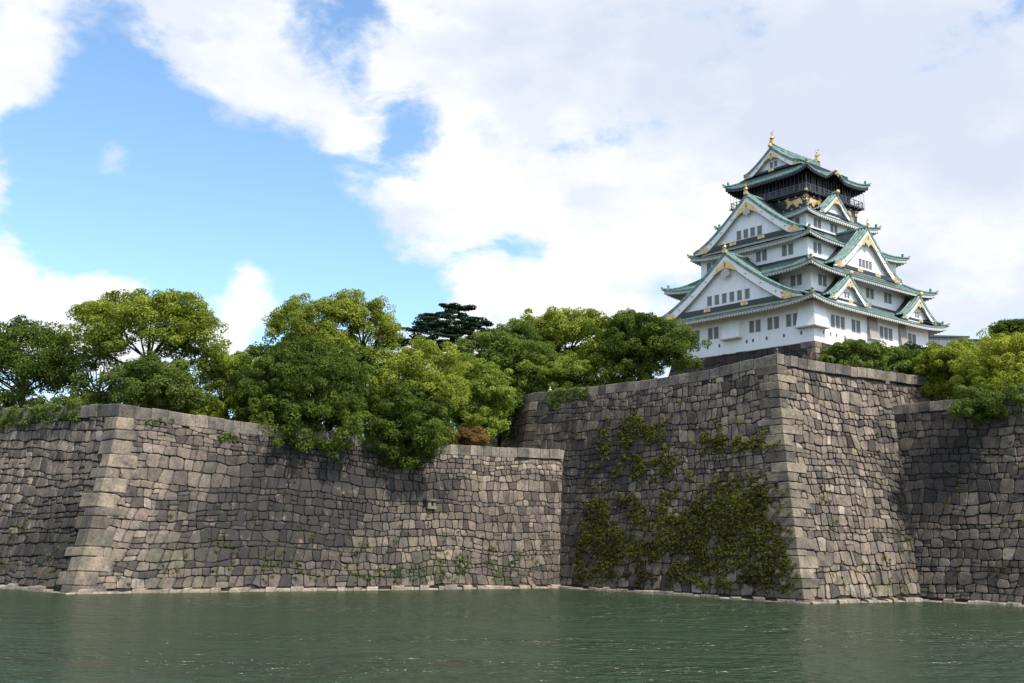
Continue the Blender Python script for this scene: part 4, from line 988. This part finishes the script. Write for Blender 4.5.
# stone base of the keep
bx_, by_ = 17.9 + 4.2, 16.3 + 4.2
BW = Wall([(-bx_, by_), (-bx_, -by_), (bx_, -by_), (bx_, by_), (-bx_, by_)], 13.2, 4.2, 1.4, zbase=27.4)
BW.w[0] = BW.w[4] = (BW.inn[0] + BW.inn[3]) / (1 + BW.inn[0] @ BW.inn[3])
kb = empty('keep_stone_base', (*CAS, 0), RZ); tag(kb, 'sloping dark stone base directly beneath the white castle', 'stone base')
fl = {j: (lambda u: 40.5) for j in range(4)}
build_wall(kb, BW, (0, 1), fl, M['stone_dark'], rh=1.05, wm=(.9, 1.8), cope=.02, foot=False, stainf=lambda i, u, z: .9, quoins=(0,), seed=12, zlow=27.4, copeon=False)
m_ = MB(); 
for i in (0, 1, 2, 3):
    zs = np.linspace(27, 40.4, 8); vs = []
    for z_ in zs: vs += [tuple(p) for p in BW.P(i, [0, BW.L[i]], [z_, z_], [-.2, -.2])]
    m_.add(vs, [(2 * j, 2 * j + 1, 2 * j + 3, 2 * j + 2) for j in range(7)])
m_.box(-17.9, 17.9, -16.3, 16.3, 40.3, 40.42)
m_.build('core', M['stone_dark'], kb)

# ------------------------------------------------------------------ grey building behind the trees on the right
p0 = at(912, 345, 214); p1 = at(988, 345, 214)
gb = empty('service_building', (p0.x, 214, 27.9)); tag(gb, 'plain grey flat-roofed building peeping out right of the castle', 'building')
W_ = p1.x - p0.x; ht = at(950, 337.5, 214).z - 27.9
m_ = MB(); m_.box(0, W_ * .74, 0, 14, -.2, ht); gw = m_.build('wall', M['concrete'], gb)
m_ = MB(); m_.box(W_ * .74 + .01, W_, .6, 13, -.2, ht - .35); m_.build('annex_wall', M['concrete'], gb)
m_ = MB(); m_.box(-.3, W_ * .74 + .3, -.3, 14.3, ht, ht + .35); m_.box(W_ * .74 + .31, W_ + .3, .3, 13.3, ht - .35, ht - .1); m_.build('roof', M['pane'], gb)
m_ = MB()
for k in range(int(W_ / 1.6)): m_.box(.8 + k * 1.6 - .04, .8 + k * 1.6 + .04, -.06, -.003, 0, ht)
m_.build('panel_joints', M['soffit'], gb)
m_ = MB(); m_.box(W_ * .8, W_ + 2, -5, -.5, -.2, ht - 3.2); m_.box(W_ * .8 - .3, W_ + 2.3, -5.3, -.2, ht - 3.2, ht - 2.9); m_.build('porch', M['brown'], gb)

# ------------------------------------------------------------------ people behind the parapet
def person(loc, rz, label, top_mat, trousers='cloth_navy', group=None, hat=None):
    vs = [(0, 0, .98), (0, .02, 1.2), (0, .03, 1.42), (0, .01, 1.52), (0, -.03, 1.62)]
    rr = [(.16, .12), (.15, .11), (.17, .11), (.055, .055), (.085, .10)]
    ed = [(0, 1), (1, 2), (2, 3), (3, 4)]
    def ch(start, pts):
        last = start
        for (p, r) in pts:
            vs.append(p); rr.append(r); ed.append((last, len(vs) - 1)); last = len(vs) - 1
        return last
    for s in (-1, 1):
        ch(2, [((s * .19, .03, 1.40), (.07, .07)), ((s * .25, -.08, 1.15), (.05, .05)), ((s * .17, -.34, 1.12), (.038, .038)), ((s * .15, -.42, 1.12), (.035, .02))])
        ch(0, [((s * .10, .0, .90), (.10, .10)), ((s * .11, -.01, .50), (.065, .065)), ((s * .11, .02, .09), (.045, .045)), ((s * .12, -.15, .04), (.04, .03))])
    me = bpy.data.meshes.new('person'); me.from_pydata(vs, ed, [])
    o = bpy.data.objects.new('person', me); col.objects.link(o); me.materials.append(M[top_mat])
    sk = o.modifiers.new('skin', 'SKIN'); o.modifiers.new('sub', 'SUBSURF').levels = 1; o.modifiers['sub'].render_levels = 1
    for i, r in enumerate(rr): me.skin_vertices[0].data[i].radius = r
    me.skin_vertices[0].data[0].use_root = True
    o.location = loc; o.rotation_euler = (0, 0, rz); tag(o, label, 'person', group)
    h = MB(); h.ball((0, -.03, 1.66), .105, 12, 8, (.9, 1.05, 1.2)); h.prism([(-.015, -.13, 1.68), (.015, -.13, 1.68), (.02, -.13, 1.63), (-.02, -.13, 1.63)], (0, -.025, 0)); h.ball((-.1, -.02, 1.66), .025, 6, 4); h.ball((.1, -.02, 1.66), .025, 6, 4); h.build('head', M['skin'], o, smooth=True)
    h = MB(); h.ball((-.04, -.137, 1.69), .013, 6, 4); h.ball((.04, -.137, 1.69), .013, 6, 4); h.box(-.03, .03, -.142, -.13, 1.60, 1.606); h.build('face', M['hair'], o)
    h = MB(); h.ball((0, .0, 1.71), .115, 12, 8, (1, 1.05, 1.0)); h.build('hair' if not hat else 'cap', M[hat or 'hair'], o, smooth=True)
    h = MB()
    for s in (-1, 1):
        for k in range(4): h.tube([(s * .15 + (k - 1.5) * .022, -.43, 1.12), (s * .15 + (k - 1.5) * .024, -.485, 1.115), (s * .15 + (k - 1.5) * .024, -.50 + .006 * k, 1.085)], [.010, .009, .007], 5)
        h.tube([(s * .15 - s * .03, -.41, 1.12), (s * .15 - s * .065, -.44, 1.11)], [.011, .008], 5)
    h.build('fingers', M['skin'], o)
    h = MB()
    for s in (-1, 1): h.tube([(s * .08, 0, 1.0), (s * .11, -.01, .52), (s * .11, .02, .10)], [.125, .09, .075], 10)
    h.build('trousers', M[trousers], o, smooth=True)
    return o
def put_person(px, py, Y, label, mat, rz, **kw):
    hd = at(px, py, Y); person((hd.x, Y, hd.z - 1.80), rz, label, mat, **kw)
pa = TW.P(2, [0.5], [30], [-2.0])[0]
put_person(777, 348.2, 139.5, 'person in dark clothes leaning on the parapet at the tall wall corner', 'cloth_grey', R(-10))
put_person(811, 352.6, 142.5, 'person in a red top behind the parapet just below the near corner of the castle', 'cloth_red', R(25))
put_person(894, 367.0, 152.2, 'dark-haired person just showing over the tall wall above the bushes', 'cloth_navy', R(25))
put_person(550, 387.0, 167.5, 'person in a white cap showing over the coping at the end of the tall wall', 'cloth_white', R(-30), hat='cloth_white')
for nm, (px, py, Y) in {}.items(): pass
